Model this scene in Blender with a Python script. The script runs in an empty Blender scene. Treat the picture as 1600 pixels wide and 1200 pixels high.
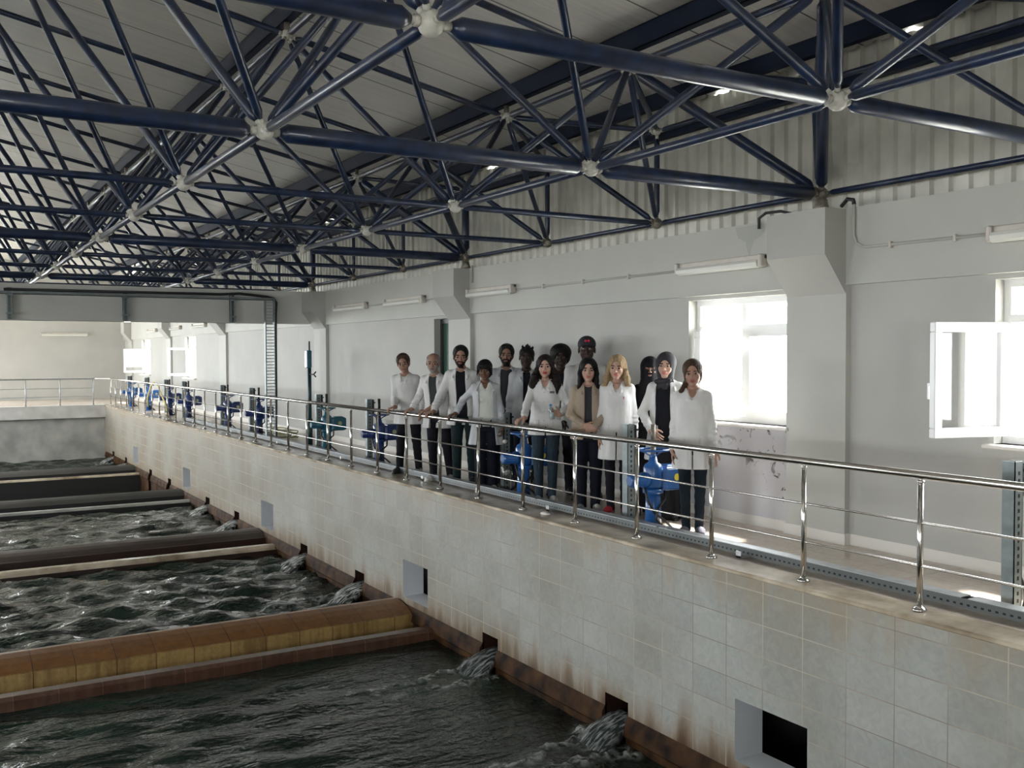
import bpy, math, random
import numpy as np
from mathutils import Vector, Matrix
random.seed(7); rng = np.random.default_rng(7)
SC = bpy.context.scene
COL = SC.collection
# ------------------------------------------------------------------ camera
F, YAW, PIT, ROL = 1540.0, math.radians(31.05), math.radians(-1.74), math.radians(-0.17)
fw = Vector((math.sin(YAW)*math.cos(PIT), math.cos(YAW)*math.cos(PIT), math.sin(PIT)))
rt = Vector((math.cos(YAW), -math.sin(YAW), 0)); up = rt.cross(fw)
rt, up = rt*math.cos(ROL)+up*math.sin(ROL), -rt*math.sin(ROL)+up*math.cos(ROL)
cam = bpy.data.cameras.new('camera'); cam.sensor_width = 36; cam.lens = 36*F/1600
cam.clip_start = 0.05; cam.clip_end = 400
co = bpy.data.objects.new('camera', cam); COL.objects.link(co)
co.matrix_world = Matrix(((rt.x, up.x, -fw.x, 0), (rt.y, up.y, -fw.y, 0), (rt.z, up.z, -fw.z, 0), (0, 0, 0, 1)))
SC.camera = co
# ------------------------------------------------------------------ sky, exposure
SC.view_settings.view_transform = 'Standard'; SC.view_settings.look = 'None'
SC.view_settings.gamma = 1; SC.view_settings.use_curve_mapping = False
SC.view_settings.exposure = 0.0
W = bpy.data.worlds.new('overcast_sky'); SC.world = W; W.use_nodes = True
nt = W.node_tree; bg = nt.nodes['Background']
bg.inputs[0].default_value = (0.93, 0.97, 1.0, 1); bg.inputs[1].default_value = 23.0
SC.cycles.max_bounces = 9; SC.cycles.diffuse_bounces = 6; SC.cycles.glossy_bounces = 4
SC.cycles.transparent_max_bounces = 12; SC.cycles.caustics_reflective = False; SC.cycles.caustics_refractive = False
SC.cycles.sample_clamp_indirect = 6
# hall dimensions (camera eye at the origin, 1.7 m above the walkway)
DZ = -1.70                       # walkway level
WX, WT = 7.0, 7.35               # inner face and outer face of the window wall
LX = -9.0                        # inner face of the opposite window wall
Y0, Y1 = -4.0, 41.6              # end walls
BX = 5.48                        # tiled basin wall face
RIDGE = -1.0
def roof_z(x): return 3.04 + .197*(5.8-x) if x > RIDGE else 3.04 + .197*(5.8-RIDGE) - .197*(RIDGE-x)
WINS = [(3.0, 4.56), (6.64, 8.06), (13.49, 14.13), (29.9, 31.3), (36.6, 38.2)]      # on the right wall
WZ = (-.70, .56)
LWINS = [(-2.2, .4, -.9, .9), (3.0, 6.0, -.9, .9), (9.4, 12.6, -.9, 1.1), (20.6, 26.6, -1.5, 2.0), (27.2, 33.8, -1.5, 2.0), (34.4, 41.2, -1.5, 2.0)]  # unseen left-wall openings; far ones added and enlarged to brighten the far hall
NWINS = [(-6.5, -4.7), (-1.5, .3)]  # end wall behind the camera
ADDED_FWINS = [(-7.6, -4.2), (-2.4, 1.2)]                                                  # unseen openings added to the far end wall for bright water glints                                      
def portal(name, loc, sx, sy, rot):
    l = bpy.data.lights.new(name, 'AREA'); l.shape = 'RECTANGLE'; l.size = sx; l.size_y = sy
    l.cycles.is_portal = True
    o = bpy.data.objects.new(name, l); o.location = loc; o.rotation_euler = rot; COL.objects.link(o)
zc, zh = (WZ[0]+WZ[1])/2, WZ[1]-WZ[0]
for i, (a, b) in enumerate(WINS):
    if i != 2: portal('window_portal', (WT+.04, (a+b)/2, zc), zh, b-a, (0, math.pi/2, 0))
for a, b, c, e in LWINS: portal('window_portal', (LX-.4, (a+b)/2, (c+e)/2), e-c, b-a, (0, -math.pi/2, 0))
for a, b in NWINS: portal('window_portal', ((a+b)/2, Y0-.4, 0), b-a, 1.8, (math.pi/2, 0, 0))
for a, b in ADDED_FWINS: portal('window_portal', ((a+b)/2, Y1+.4, .3), b-a, 2.6, (-math.pi/2, 0, 0))
sun = bpy.data.lights.new('sun', 'SUN'); sun.energy = 26.0; sun.angle = math.radians(6); sun.color = (1.0, .95, .86)
so = bpy.data.objects.new('sun', sun); COL.objects.link(so)
so.rotation_euler = Vector((-math.cos(math.radians(60))*math.cos(.25), math.cos(math.radians(60))*math.sin(-.25), -math.sin(math.radians(60)))).to_track_quat('-Z', 'Y').to_euler()
# ------------------------------------------------------------------ materials
def nodes(m): m.use_nodes = True; t = m.node_tree; return t, t.nodes, t.links, t.nodes['Principled BSDF']
def mat(name, col, rough=.6, metal=0, spec=.5, noise=0, nscale=6, bump=0, bscale=40, coat=0, col2=None, sheen=0, bstretch=None, bdist=.01):
    m = bpy.data.materials.new(name); t, N, L, P = nodes(m)
    c = tuple(col)+(1,)
    P.inputs['Base Color'].default_value = c; P.inputs['Roughness'].default_value = rough
    P.inputs['Metallic'].default_value = metal; P.inputs['Specular IOR Level'].default_value = spec
    P.inputs['Coat Weight'].default_value = coat; P.inputs['Sheen Weight'].default_value = sheen
    tc = N.new('ShaderNodeTexCoord')
    if noise or col2:
        n = N.new('ShaderNodeTexNoise'); n.inputs['Scale'].default_value = nscale; n.inputs['Detail'].default_value = 5
        L.new(tc.outputs['Object'], n.inputs['Vector'])
        r = N.new('ShaderNodeValToRGB'); r.color_ramp.elements[0].position = .35; r.color_ramp.elements[1].position = .68
        r.color_ramp.elements[0].color = tuple(x*(1-noise) for x in col)+(1,)
        r.color_ramp.elements[1].color = (tuple(col2)+(1,)) if col2 else c
        L.new(n.outputs['Fac'], r.inputs['Fac']); L.new(r.outputs['Color'], P.inputs['Base Color'])
    if bump:
        n2 = N.new('ShaderNodeTexNoise'); n2.inputs['Scale'].default_value = bscale; n2.inputs['Detail'].default_value = 4
        if bstretch:
            mp = N.new('ShaderNodeMapping'); mp.inputs['Scale'].default_value = bstretch; L.new(tc.outputs['Object'], mp.inputs[0]); L.new(mp.outputs[0], n2.inputs['Vector'])
        else: L.new(tc.outputs['Object'], n2.inputs['Vector'])
        b = N.new('ShaderNodeBump'); b.inputs['Strength'].default_value = bump; b.inputs['Distance'].default_value = bdist
        L.new(n2.outputs['Fac'], b.inputs['Height']); L.new(b.outputs['Normal'], P.inputs['Normal'])
    return m
def ramp(N, L, src, stops):
    r = N.new('ShaderNodeValToRGB'); e = r.color_ramp.elements
    while len(e) < len(stops): e.new(.5)
    for k, (p, c) in enumerate(stops): e[k].position = p; e[k].color = tuple(c)+(1,) if len(c) == 3 else c
    L.new(src, r.inputs['Fac']); return r.outputs['Color']
def mth(N, L, op, a, b=None, c=None):
    n = N.new('ShaderNodeMath'); n.operation = op
    for k, v in enumerate((a, b, c)):
        if v is None: continue
        if isinstance(v, (int, float)): n.inputs[k].default_value = v
        else: L.new(v, n.inputs[k])
    return n.outputs[0]
def mix(N, L, f, a, b, mode='MIX'):
    n = N.new('ShaderNodeMix'); n.data_type = 'RGBA'; n.blend_type = mode
    for k, v in ((0, f), (6, a), (7, b)):
        if isinstance(v, (int, float)): n.inputs[k].default_value = v
        elif isinstance(v, tuple): n.inputs[k].default_value = v+(1,) if len(v) == 3 else v
        else: L.new(v, n.inputs[k])
    return n.outputs[2]
def tile_mat(name, c1, c2, grout, u, v, tw, th, u0, v0, mortar=.006, rust=None, rough=.3, streak=0, glaze=.5):
    """tiles laid on the plane of object axes u,v; a rust stain rises from the water line when asked"""
    m = bpy.data.materials.new(name); t, N, L, P = nodes(m)
    tc = N.new('ShaderNodeTexCoord'); s = N.new('ShaderNodeSeparateXYZ'); L.new(tc.outputs['Object'], s.inputs[0])
    U = mth(N, L, 'SUBTRACT', s.outputs[u], u0); V = mth(N, L, 'SUBTRACT', s.outputs[v], v0)
    fu = mth(N, L, 'PINGPONG', U, tw/2); fv = mth(N, L, 'PINGPONG', V, th/2)
    d = mth(N, L, 'MINIMUM', mth(N, L, 'SUBTRACT', mth(N, L, 'MULTIPLY', fu, 1), 0), fv)
    # pingpong(x, w/2) has period w: zero on every joint
    line = mth(N, L, 'LESS_THAN', d, mortar/2)
    fl = N.new('ShaderNodeCombineXYZ')
    L.new(mth(N, L, 'FLOOR', mth(N, L, 'DIVIDE', U, tw)), fl.inputs[0]); L.new(mth(N, L, 'FLOOR', mth(N, L, 'DIVIDE', V, th)), fl.inputs[1])
    wn = N.new('ShaderNodeTexWhiteNoise'); wn.noise_dimensions = '3D'; L.new(fl.outputs[0], wn.inputs['Vector'])
    n = N.new('ShaderNodeTexNoise'); n.inputs['Scale'].default_value = 14; n.inputs['Detail'].default_value = 6; n.inputs['Distortion'].default_value = 1.2
    L.new(tc.outputs['Object'], n.inputs['Vector'])
    n3 = N.new('ShaderNodeTexNoise'); n3.inputs['Scale'].default_value = .9; n3.inputs['Detail'].default_value = 6
    L.new(tc.outputs['Object'], n3.inputs['Vector'])
    mixf = mth(N, L, 'ADD', mth(N, L, 'MULTIPLY', n.outputs['Fac'], .8), mth(N, L, 'MULTIPLY', wn.outputs['Value'], .25))
    base = mix(N, L, ramp(N, L, mixf, [(.3, (0, 0, 0)), (.75, (1, 1, 1))]), c1, c2)
    if rust:
        # limescale and rust: brown veil that thickens below a wavering line, plus streaks under the coping
        mp = N.new('ShaderNodeMapping'); mp.inputs['Scale'].default_value = (3.0, 3.0, .35); L.new(tc.outputs['Object'], mp.inputs[0])
        ns = N.new('ShaderNodeTexNoise'); ns.inputs['Scale'].default_value = 1.6; ns.inputs['Detail'].default_value = 7; L.new(mp.outputs[0], ns.inputs['Vector'])
        h = mth(N, L, 'ADD', s.outputs[2], mth(N, L, 'MULTIPLY', mth(N, L, 'SUBTRACT', ns.outputs['Fac'], .5), .75))
        w = N.new('ShaderNodeMapRange'); w.inputs[1].default_value = -2.95; w.inputs[2].default_value = -3.42; L.new(h, w.inputs[0])
        w.interpolation_type = 'SMOOTHSTEP'
        base = mix(N, L, mth(N, L, 'MULTIPLY', w.outputs[0], .9), base, (.21, .115, .045))
        w2 = N.new('ShaderNodeMapRange'); w2.inputs[1].default_value = -3.18; w2.inputs[2].default_value = -3.45; L.new(h, w2.inputs[0])
        base = mix(N, L, w2.outputs[0], base, (.045, .02, .010))
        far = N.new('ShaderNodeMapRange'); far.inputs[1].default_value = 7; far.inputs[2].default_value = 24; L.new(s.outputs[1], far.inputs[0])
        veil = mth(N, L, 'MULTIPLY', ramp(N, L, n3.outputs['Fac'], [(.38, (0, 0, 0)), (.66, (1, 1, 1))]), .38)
        base = mix(N, L, mth(N, L, 'ADD', veil, mth(N, L, 'MULTIPLY', far.outputs[0], .55)), base, (.20, .165, .115))  # tint deepens along the wall, browner and darker with distance
        top = N.new('ShaderNodeMapRange'); top.inputs[1].default_value = -2.05; top.inputs[2].default_value = -1.72
        L.new(mth(N, L, 'ADD', s.outputs[2], mth(N, L, 'MULTIPLY', mth(N, L, 'SUBTRACT', ns.outputs['Fac'], .55), .9)), top.inputs[0])
        base = mix(N, L, mth(N, L, 'MULTIPLY', top.outputs[0], .45), base, (.33, .24, .14))
    if streak:
        mp = N.new('ShaderNodeMapping'); mp.inputs['Scale'].default_value = (6, 6, .6); L.new(tc.outputs['Object'], mp.inputs[0])
        ns = N.new('ShaderNodeTexNoise'); ns.inputs['Scale'].default_value = 2; ns.inputs['Detail'].default_value = 8; L.new(mp.outputs[0], ns.inputs['Vector'])
        base = mix(N, L, mth(N, L, 'MULTIPLY', ramp(N, L, ns.outputs['Fac'], [(.45, (0, 0, 0)), (.65, (1, 1, 1))]), streak), base, grout)
    gn = mix(N, L, ramp(N, L, n3.outputs['Fac'], [(.4, (0, 0, 0)), (.6, (1, 1, 1))]), grout, tuple(min(1, x*1.9) for x in grout))
    L.new(mix(N, L, line, base, gn), P.inputs['Base Color'])
    P.inputs['Roughness'].default_value = rough; P.inputs['Specular IOR Level'].default_value = glaze
    b = N.new('ShaderNodeBump'); b.inputs['Strength'].default_value = .5; b.inputs['Distance'].default_value = .003; b.invert = True
    L.new(line, b.inputs['Height']); L.new(b.outputs['Normal'], P.inputs['Normal'])
    return m
M = {}
M['wall'] = mat('painted_plaster', (.46, .455, .425), .75, noise=.08, nscale=1.3, bump=.15, bscale=25)
M['beam'] = mat('painted_concrete', (.50, .50, .46), .7, noise=.08, nscale=1.1, bump=.15, bscale=20)
M['girder'] = mat('lightened_girder_paint', (.62, .62, .575), .7, noise=.08, nscale=1.1, bump=.15, bscale=20)  # lighter copy of the beam paint, brightens the girder by colour
M['peel'] = mat('peeling_paint', (.5, .5, .5), .8, noise=.1, nscale=3, bump=.4, bscale=12)
def peel():
    m = M['peel']; t, N, L, P = nodes(m); tc = N.new('ShaderNodeTexCoord')
    n = N.new('ShaderNodeTexNoise'); n.inputs['Scale'].default_value = 5.5; n.inputs['Detail'].default_value = 9; n.inputs['Distortion'].default_value = 1.6; n.inputs['Roughness'].default_value = .65
    L.new(tc.outputs['Object'], n.inputs['Vector'])
    n2 = N.new('ShaderNodeTexNoise'); n2.inputs['Scale'].default_value = 1.1; L.new(tc.outputs['Object'], n2.inputs['Vector'])
    f = mth(N, L, 'MULTIPLY', ramp(N, L, n.outputs['Fac'], [(.57, (0, 0, 0)), (.61, (1, 1, 1))]), ramp(N, L, n2.outputs['Fac'], [(.44, (0, 0, 0)), (.54, (1, 1, 1))]))
    L.new(mix(N, L, f, (.52, .51, .52), (.10, .085, .075)), P.inputs['Base Color'])
peel()
M['btile'] = tile_mat('basin_wall_tile', (.32, .33, .305), (.42, .43, .395), (.26, .225, .18), 1, 2, .395, .247, 5.01, -1.83, .007, rust=True, rough=.42, glaze=.35)
M['ftile'] = tile_mat('walkway_tile', (.58, .50, .42), (.68, .60, .52), (.40, .32, .26), 0, 1, .40, .40, 5.75, 0, .006, rough=.25, streak=.15)
M['rtile_near'] = tile_mat('rust_stained_tile', (.10, .045, .018), (.21, .10, .038), (.05, .022, .012), 0, 2, .33, .9, .1, -3.8, .008, rough=.35, streak=.4)
M['ytile'] = tile_mat('ochre_stained_tile', (.27, .17, .06), (.42, .29, .11), (.09, .04, .015), 0, 1, .42, 9.0, .15, 0.2, .012, rough=.4, streak=.55)
M['redtile'] = tile_mat('red_brown_tile', (.055, .024, .016), (.09, .042, .024), (.16, .11, .08), 0, 1, .42, 9.0, .33, .2, .004, rough=.28, streak=.3)
M['coping'] = mat('rust_stained_coping', (.50, .38, .25), .22, noise=.5, nscale=2.2, col2=(.66, .57, .44), bump=.1, bscale=30)
M['concrete'] = mat('stained_concrete', (.36, .36, .33), .8, noise=.25, nscale=1.4, col2=(.46, .45, .41), bump=.2, bscale=8)
M['slab'] = mat('pale_slab_edge', (.55, .53, .49), .7, noise=.15, nscale=1.8, col2=(.68, .66, .62))
M['void'] = mat('near_black_concrete', (.015, .015, .014), .6)  # near black: the darkness inside the wall channel is painted in
M['white_tile'] = mat('white_reveal_tile', (.66, .68, .70), .3, noise=.06, nscale=5)
M['blue'] = mat('blue_tube_paint', (.009, .018, .050), .36, noise=.35, nscale=9, coat=.2, col2=(.013, .028, .078))
M['purlin'] = mat('dark_blue_channel_paint', (.006, .013, .036), .6, spec=.2, noise=.3, nscale=4)
M['node'] = mat('cast_steel_joint_paint', (.62, .61, .56), .4, noise=.25, nscale=30)
M['dirty_steel'] = mat('rusty_bearing_steel', (.28, .25, .20), .5, .3, noise=.5, nscale=20)
M['inox'] = mat('polished_stainless_steel', (.62, .60, .57), .16, 1.0)
M['galv'] = mat('galvanised_steel', (.42, .44, .44), .45, .6, noise=.2, nscale=14)
M['dgalv'] = mat('dull_grey_channel_steel', (.25, .29, .29), .5, .4, noise=.25, nscale=10)
M['dark'] = mat('black_rubber', (.012, .012, .013), .5)
M['pvc'] = mat('white_window_plastic', (.82, .82, .80), .3)
M['sill'] = mat('pale_marble_sill', (.70, .67, .62), .35)
M['lampbody'] = mat('lamp_housing_plastic', (.62, .58, .52), .5, noise=.1, nscale=12)
M['lens'] = mat('lamp_lens_plastic', (.80, .80, .74), .15, coat=.4)
M['greenglass'] = mat('dark_green_window_glass', (.03, .075, .05), .15)  # opaque green pane; the dark room beyond is put into its colour
M['darkframe'] = mat('black_window_frame', (.02, .022, .024), .4)
M['actblue'] = mat('blue_actuator_enamel', (.02, .115, .36), .3, noise=.25, nscale=9, coat=.4)
M['act_navy_shade'] = mat('navy_shaded_blue_enamel', (.012, .035, .16), .3, noise=.25, nscale=9, coat=.4)  # navy unit's enamel; on the farther units common blue with shade painted in
M['actteal'] = mat('teal_actuator_enamel', (.01, .115, .17), .35, noise=.25, nscale=9, coat=.3)
M['yellow'] = mat('yellow_sticker', (.75, .62, .06), .5)
M['dimlabel'] = mat('pale_green_nameplate', (.35, .40, .22), .5)
M['hose'] = mat('yellow_hose_rubber', (.72, .60, .20), .5)
M['outside'] = mat('pale_outdoor_ground', (.66, .66, .60), .9, noise=.15, nscale=.4)
M['soap'] = mat('white_crumpled_paper', (.80, .76, .70), .8)
def glass(name, tint=(1, 1, 1), rough=.02):
    m = bpy.data.materials.new(name); m.use_nodes = True; t = m.node_tree; N, L = t.nodes, t.links
    N.clear(); o = N.new('ShaderNodeOutputMaterial'); a = N.new('ShaderNodeBsdfTransparent'); a.inputs[0].default_value = tint+(1,)
    g = N.new('ShaderNodeBsdfGlossy'); g.inputs['Roughness'].default_value = rough
    f = N.new('ShaderNodeLayerWeight'); f.inputs[0].default_value = .5; x = N.new('ShaderNodeMixShader')
    L.new(mth(N, L, 'MULTIPLY_ADD', mth(N, L, 'POWER', f.outputs['Facing'], 4.0), .45, .05), x.inputs[0]); L.new(a.outputs[0], x.inputs[1]); L.new(g.outputs[0], x.inputs[2]); L.new(x.outputs[0], o.inputs[0])
    return m
M['glass'] = glass('window_glass'); M['bag'] = glass('clear_plastic_film', (.80, .80, .74), .25); M['bottle'] = glass('clear_bottle_plastic', (.82, .9, .95), .08)
def roof_mat():
    m = bpy.data.materials.new('silver_roof_sheet'); t, N, L, P = nodes(m)
    tc = N.new('ShaderNodeTexCoord'); s = N.new('ShaderNodeSeparateXYZ'); L.new(tc.outputs['Object'], s.inputs[0])
    f = mth(N, L, 'PINGPONG', s.outputs[1], .5); line = mth(N, L, 'LESS_THAN', f, .010)
    mp = N.new('ShaderNodeMapping'); mp.inputs['Scale'].default_value = (.25, 9, 1); L.new(tc.outputs['Object'], mp.inputs[0])
    n = N.new('ShaderNodeTexNoise'); n.inputs['Scale'].default_value = 2.2; n.inputs['Detail'].default_value = 8; L.new(mp.outputs[0], n.inputs['Vector'])
    c = ramp(N, L, n.outputs['Fac'], [(.3, (.84, .82, .79)), (.7, (.96, .94, .91))])
    L.new(mix(N, L, line, c, (.16, .16, .16)), P.inputs['Base Color'])
    P.inputs['Metallic'].default_value = .3
    L.new(ramp(N, L, n.outputs['Fac'], [(.3, (.30, .30, .30)), (.7, (.42, .42, .42))]), P.inputs['Roughness'])
    b = N.new('ShaderNodeBump'); b.inputs['Strength'].default_value = .25; b.inputs['Distance'].default_value = .01
    L.new(mth(N, L, 'ADD', n.outputs['Fac'], line), b.inputs['Height']); L.new(b.outputs['Normal'], P.inputs['Normal'])
    return m
M['roof'] = roof_mat()
M['clad'] = mat('grey_corrugated_sheet', (.60, .59, .54), .45, .1, noise=.12, nscale=2.5, col2=(.70, .69, .63))
def slot_mat():
    m = bpy.data.materials.new('slotted_cable_tray'); t, N, L, P = nodes(m)
    tc = N.new('ShaderNodeTexCoord'); s = N.new('ShaderNodeSeparateXYZ'); L.new(tc.outputs['Object'], s.inputs[0])
    a = mth(N, L, 'LESS_THAN', mth(N, L, 'PINGPONG', s.outputs[1], .025), .011)
    z = mth(N, L, 'COMPARE', s.outputs[2], DZ+.045, .007)
    x = mth(N, L, 'MULTIPLY', a, z)
    L.new(mix(N, L, x, (.10, .11, .11), (.005, .005, .005)), P.inputs['Base Color']); P.inputs['Metallic'].default_value = .4; P.inputs['Roughness'].default_value = .5
    return m
M['slots'] = slot_mat()
def water_mat():
    m = bpy.data.materials.new('moving_basin_water'); t, N, L, P = nodes(m)
    tc = N.new('ShaderNodeTexCoord')
    at = N.new('ShaderNodeAttribute'); at.attribute_name = 'foam'
    mp = N.new('ShaderNodeMapping'); mp.inputs['Scale'].default_value = (.45, 1.5, 1); L.new(tc.outputs['Object'], mp.inputs[0])
    n1 = N.new('ShaderNodeTexNoise'); n1.inputs['Scale'].default_value = 3.2; n1.inputs['Detail'].default_value = 5; n1.inputs['Distortion'].default_value = .4
    L.new(mp.outputs[0], n1.inputs['Vector'])
    n2 = N.new('ShaderNodeTexNoise'); n2.inputs['Scale'].default_value = 12; n2.inputs['Detail'].default_value = 3; n2.inputs['Distortion'].default_value = .5
    L.new(tc.outputs['Object'], n2.inputs['Vector'])
    n3 = N.new('ShaderNodeTexNoise'); n3.inputs['Scale'].default_value = .6; L.new(tc.outputs['Object'], n3.inputs['Vector'])
    f = mth(N, L, 'MULTIPLY', at.outputs['Fac'], ramp(N, L, n2.outputs['Fac'], [(.42, (0, 0, 0)), (.62, (1, 1, 1))]))
    body = mix(N, L, ramp(N, L, n3.outputs['Fac'], [(.35, (0, 0, 0)), (.7, (1, 1, 1))]), (.008, .014, .011), (.020, .034, .025))
    L.new(mix(N, L, f, body, (.50, .52, .50)), P.inputs['Base Color'])
    L.new(mth(N, L, 'MULTIPLY_ADD', f, .5, .06), P.inputs['Roughness']); P.inputs['IOR'].default_value = 1.33
    h = mth(N, L, 'ADD', n1.outputs['Fac'], mth(N, L, 'MULTIPLY', n2.outputs['Fac'], .35))
    b = N.new('ShaderNodeBump'); b.inputs['Strength'].default_value = .8; b.inputs['Distance'].default_value = .06
    L.new(h, b.inputs['Height']); L.new(b.outputs['Normal'], P.inputs['Normal'])
    return m
M['water'] = water_mat()
def spout_mat(nm, hi):
    m = bpy.data.materials.new(nm); t, N, L, P = nodes(m)
    tc = N.new('ShaderNodeTexCoord'); mp = N.new('ShaderNodeMapping'); mp.inputs['Scale'].default_value = (3, 16, 3); L.new(tc.outputs['Object'], mp.inputs[0])
    n = N.new('ShaderNodeTexNoise'); n.inputs['Scale'].default_value = 3; n.inputs['Detail'].default_value = 6; n.inputs['Distortion'].default_value = .25; L.new(mp.outputs[0], n.inputs['Vector'])
    L.new(ramp(N, L, n.outputs['Fac'], [(.45, (.025, .03, .03)), (.78, hi)]), P.inputs['Base Color'])
    P.inputs['Roughness'].default_value = .15; P.inputs['IOR'].default_value = 1.33
    b = N.new('ShaderNodeBump'); b.inputs['Strength'].default_value = .35; b.inputs['Distance'].default_value = .02
    L.new(n.outputs['Fac'], b.inputs['Height']); L.new(b.outputs['Normal'], P.inputs['Normal'])
    return m
M['spout'] = spout_mat('falling_water', (.42, .44, .43)); M['wspout'] = spout_mat('aerated_falling_water', (.85, .87, .84))
# ------------------------------------------------------------------ mesh helpers
class MB:
    def __init__(s): s.v = []; s.f = []; s.m = []; s.s = []
    def face(s, pts, mi=0, sm=False):
        n = len(s.v); s.v += [tuple(p) for p in pts]; s.f.append(tuple(range(n, n+len(pts)))); s.m.append(mi); s.s.append(sm)
    def mesh(s, V, Fs, mi=0, sm=False):
        n = len(s.v); s.v += [tuple(p) for p in V]
        for f in Fs: s.f.append(tuple(n+i for i in f)); s.m.append(mi); s.s.append(sm)
    def box(s, x0, x1, y0, y1, z0, z1, mi=0, bev=0):
        if x0 > x1: x0, x1 = x1, x0
        if y0 > y1: y0, y1 = y1, y0
        if z0 > z1: z0, z1 = z1, z0
        if bev:
            b = min(bev, (x1-x0)*.45, (y1-y0)*.45, (z1-z0)*.45)
            V = []
            for z, k in ((z0, b), (z0+b, 0), (z1-b, 0), (z1, b)):
                X0, X1, YA, YB = x0+k, x1-k, y0+k, y1-k
                V += [(X0+b-k*.0, YA, z), (X1-b, YA, z), (X1, YA+b, z), (X1, YB-b, z), (X1-b, YB, z), (X0+b, YB, z), (X0, YB-b, z), (X0, YA+b, z)]
            Fs = [tuple(reversed(range(8))), tuple(range(24, 32))]
            for l in range(3):
                for k in range(8): Fs.append((l*8+k, l*8+(k+1) % 8, l*8+8+(k+1) % 8, l*8+8+k))
            s.mesh(V, Fs, mi); return
        V = [(x0, y0, z0), (x1, y0, z0), (x1, y1, z0), (x0, y1, z0), (x0, y0, z1), (x1, y0, z1), (x1, y1, z1), (x0, y1, z1)]
        s.mesh(V, [(3, 2, 1, 0), (4, 5, 6, 7), (0, 1, 5, 4), (1, 2, 6, 5), (2, 3, 7, 6), (3, 0, 4, 7)], mi)
    def prism(s, poly, axis, a, b, mi=0):
        """poly in the two other axes, extruded along axis from a to b"""
        def P(p, t): q = list(p); q.insert(axis, t); return tuple(q)
        n = len(poly); V = [P(p, a) for p in poly]+[P(p, b) for p in poly]
        s.mesh(V, [tuple(range(n-1, -1, -1)), tuple(range(n, 2*n))]+[(k, (k+1) % n, n+(k+1) % n, n+k) for k in range(n)], mi)
    def tube(s, pts, rad, n=12, mi=0, cap=True, sm=True):
        pts = [Vector(p) for p in pts]; R = rad if isinstance(rad, (list, tuple)) else [rad]*len(pts)
        V = []; Fs = []; ref = None
        for i, p in enumerate(pts):
            d = (pts[min(i+1, len(pts)-1)]-pts[max(i-1, 0)])
            if d.length < 1e-9: d = Vector((0, 0, 1))
            d.normalize()
            if ref is None: ref = d.orthogonal().normalized()
            ref = (ref-d*ref.dot(d)); ref = ref.normalized() if ref.length > 1e-6 else d.orthogonal().normalized()
            q = d.cross(ref)
            for k in range(n):
                a = 2*math.pi*k/n; V.append(p+(ref*math.cos(a)+q*math.sin(a))*R[i])
        for i in range(len(pts)-1):
            for k in range(n): Fs.append((i*n+k, i*n+(k+1) % n, (i+1)*n+(k+1) % n, (i+1)*n+k))
        s.mesh(V, Fs, mi, sm)
        if cap:
            b = len(s.v)-len(V); s.f.append(tuple(b+k for k in reversed(range(n)))); s.m.append(mi); s.s.append(False)
            s.f.append(tuple(b+(len(pts)-1)*n+k for k in range(n))); s.m.append(mi); s.s.append(False)
    def ball(s, c, r, n=12, mi=0, sc=(1, 1, 1)):
        V = [(c[0], c[1], c[2]+r*sc[2])]; m = n//2
        for i in range(1, m):
            for k in range(n):
                t = math.pi*i/m; a = 2*math.pi*k/n
                V.append((c[0]+r*sc[0]*math.sin(t)*math.cos(a), c[1]+r*sc[1]*math.sin(t)*math.sin(a), c[2]+r*sc[2]*math.cos(t)))
        V.append((c[0], c[1], c[2]-r*sc[2])); Fs = [(0, 1+k, 1+(k+1) % n) for k in range(n)]
        for i in range(m-2):
            for k in range(n): Fs.append((1+i*n+k, 1+(i+1)*n+k, 1+(i+1)*n+(k+1) % n, 1+i*n+(k+1) % n))
        e = len(V)-1; b = 1+(m-2)*n; Fs += [(e, b+(k+1) % n, b+k) for k in range(n)]
        s.mesh(V, Fs, mi, True)
    def build(s, name, mats, parent=None):
        me = bpy.data.meshes.new(name); me.from_pydata(s.v, [], s.f)
        mats = mats if isinstance(mats, (list, tuple)) else [mats]
        for m in mats: me.materials.append(m)
        me.polygons.foreach_set('material_index', s.m); me.polygons.foreach_set('use_smooth', s.s); me.update()
        o = bpy.data.objects.new(name, me); COL.objects.link(o)
        if parent: o.parent = parent
        return o
def tag(o, label=None, cat=None, group=None, kind=None):
    if label: o['label'] = label
    if cat: o['category'] = cat
    if group: o['group'] = group
    if kind: o['kind'] = kind
    return o
def empty(name, loc=(0, 0, 0), rz=0):
    o = bpy.data.objects.new(name, None); o.location = loc; o.rotation_euler = (0, 0, rz); o.empty_display_size = .1; COL.objects.link(o); return o
def struct(mb, name, mats, label=None, parent=None):
    o = mb.build(name, mats, parent)
    if not parent: o['kind'] = 'structure'
    if label: o['label'] = label
    return o
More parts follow.
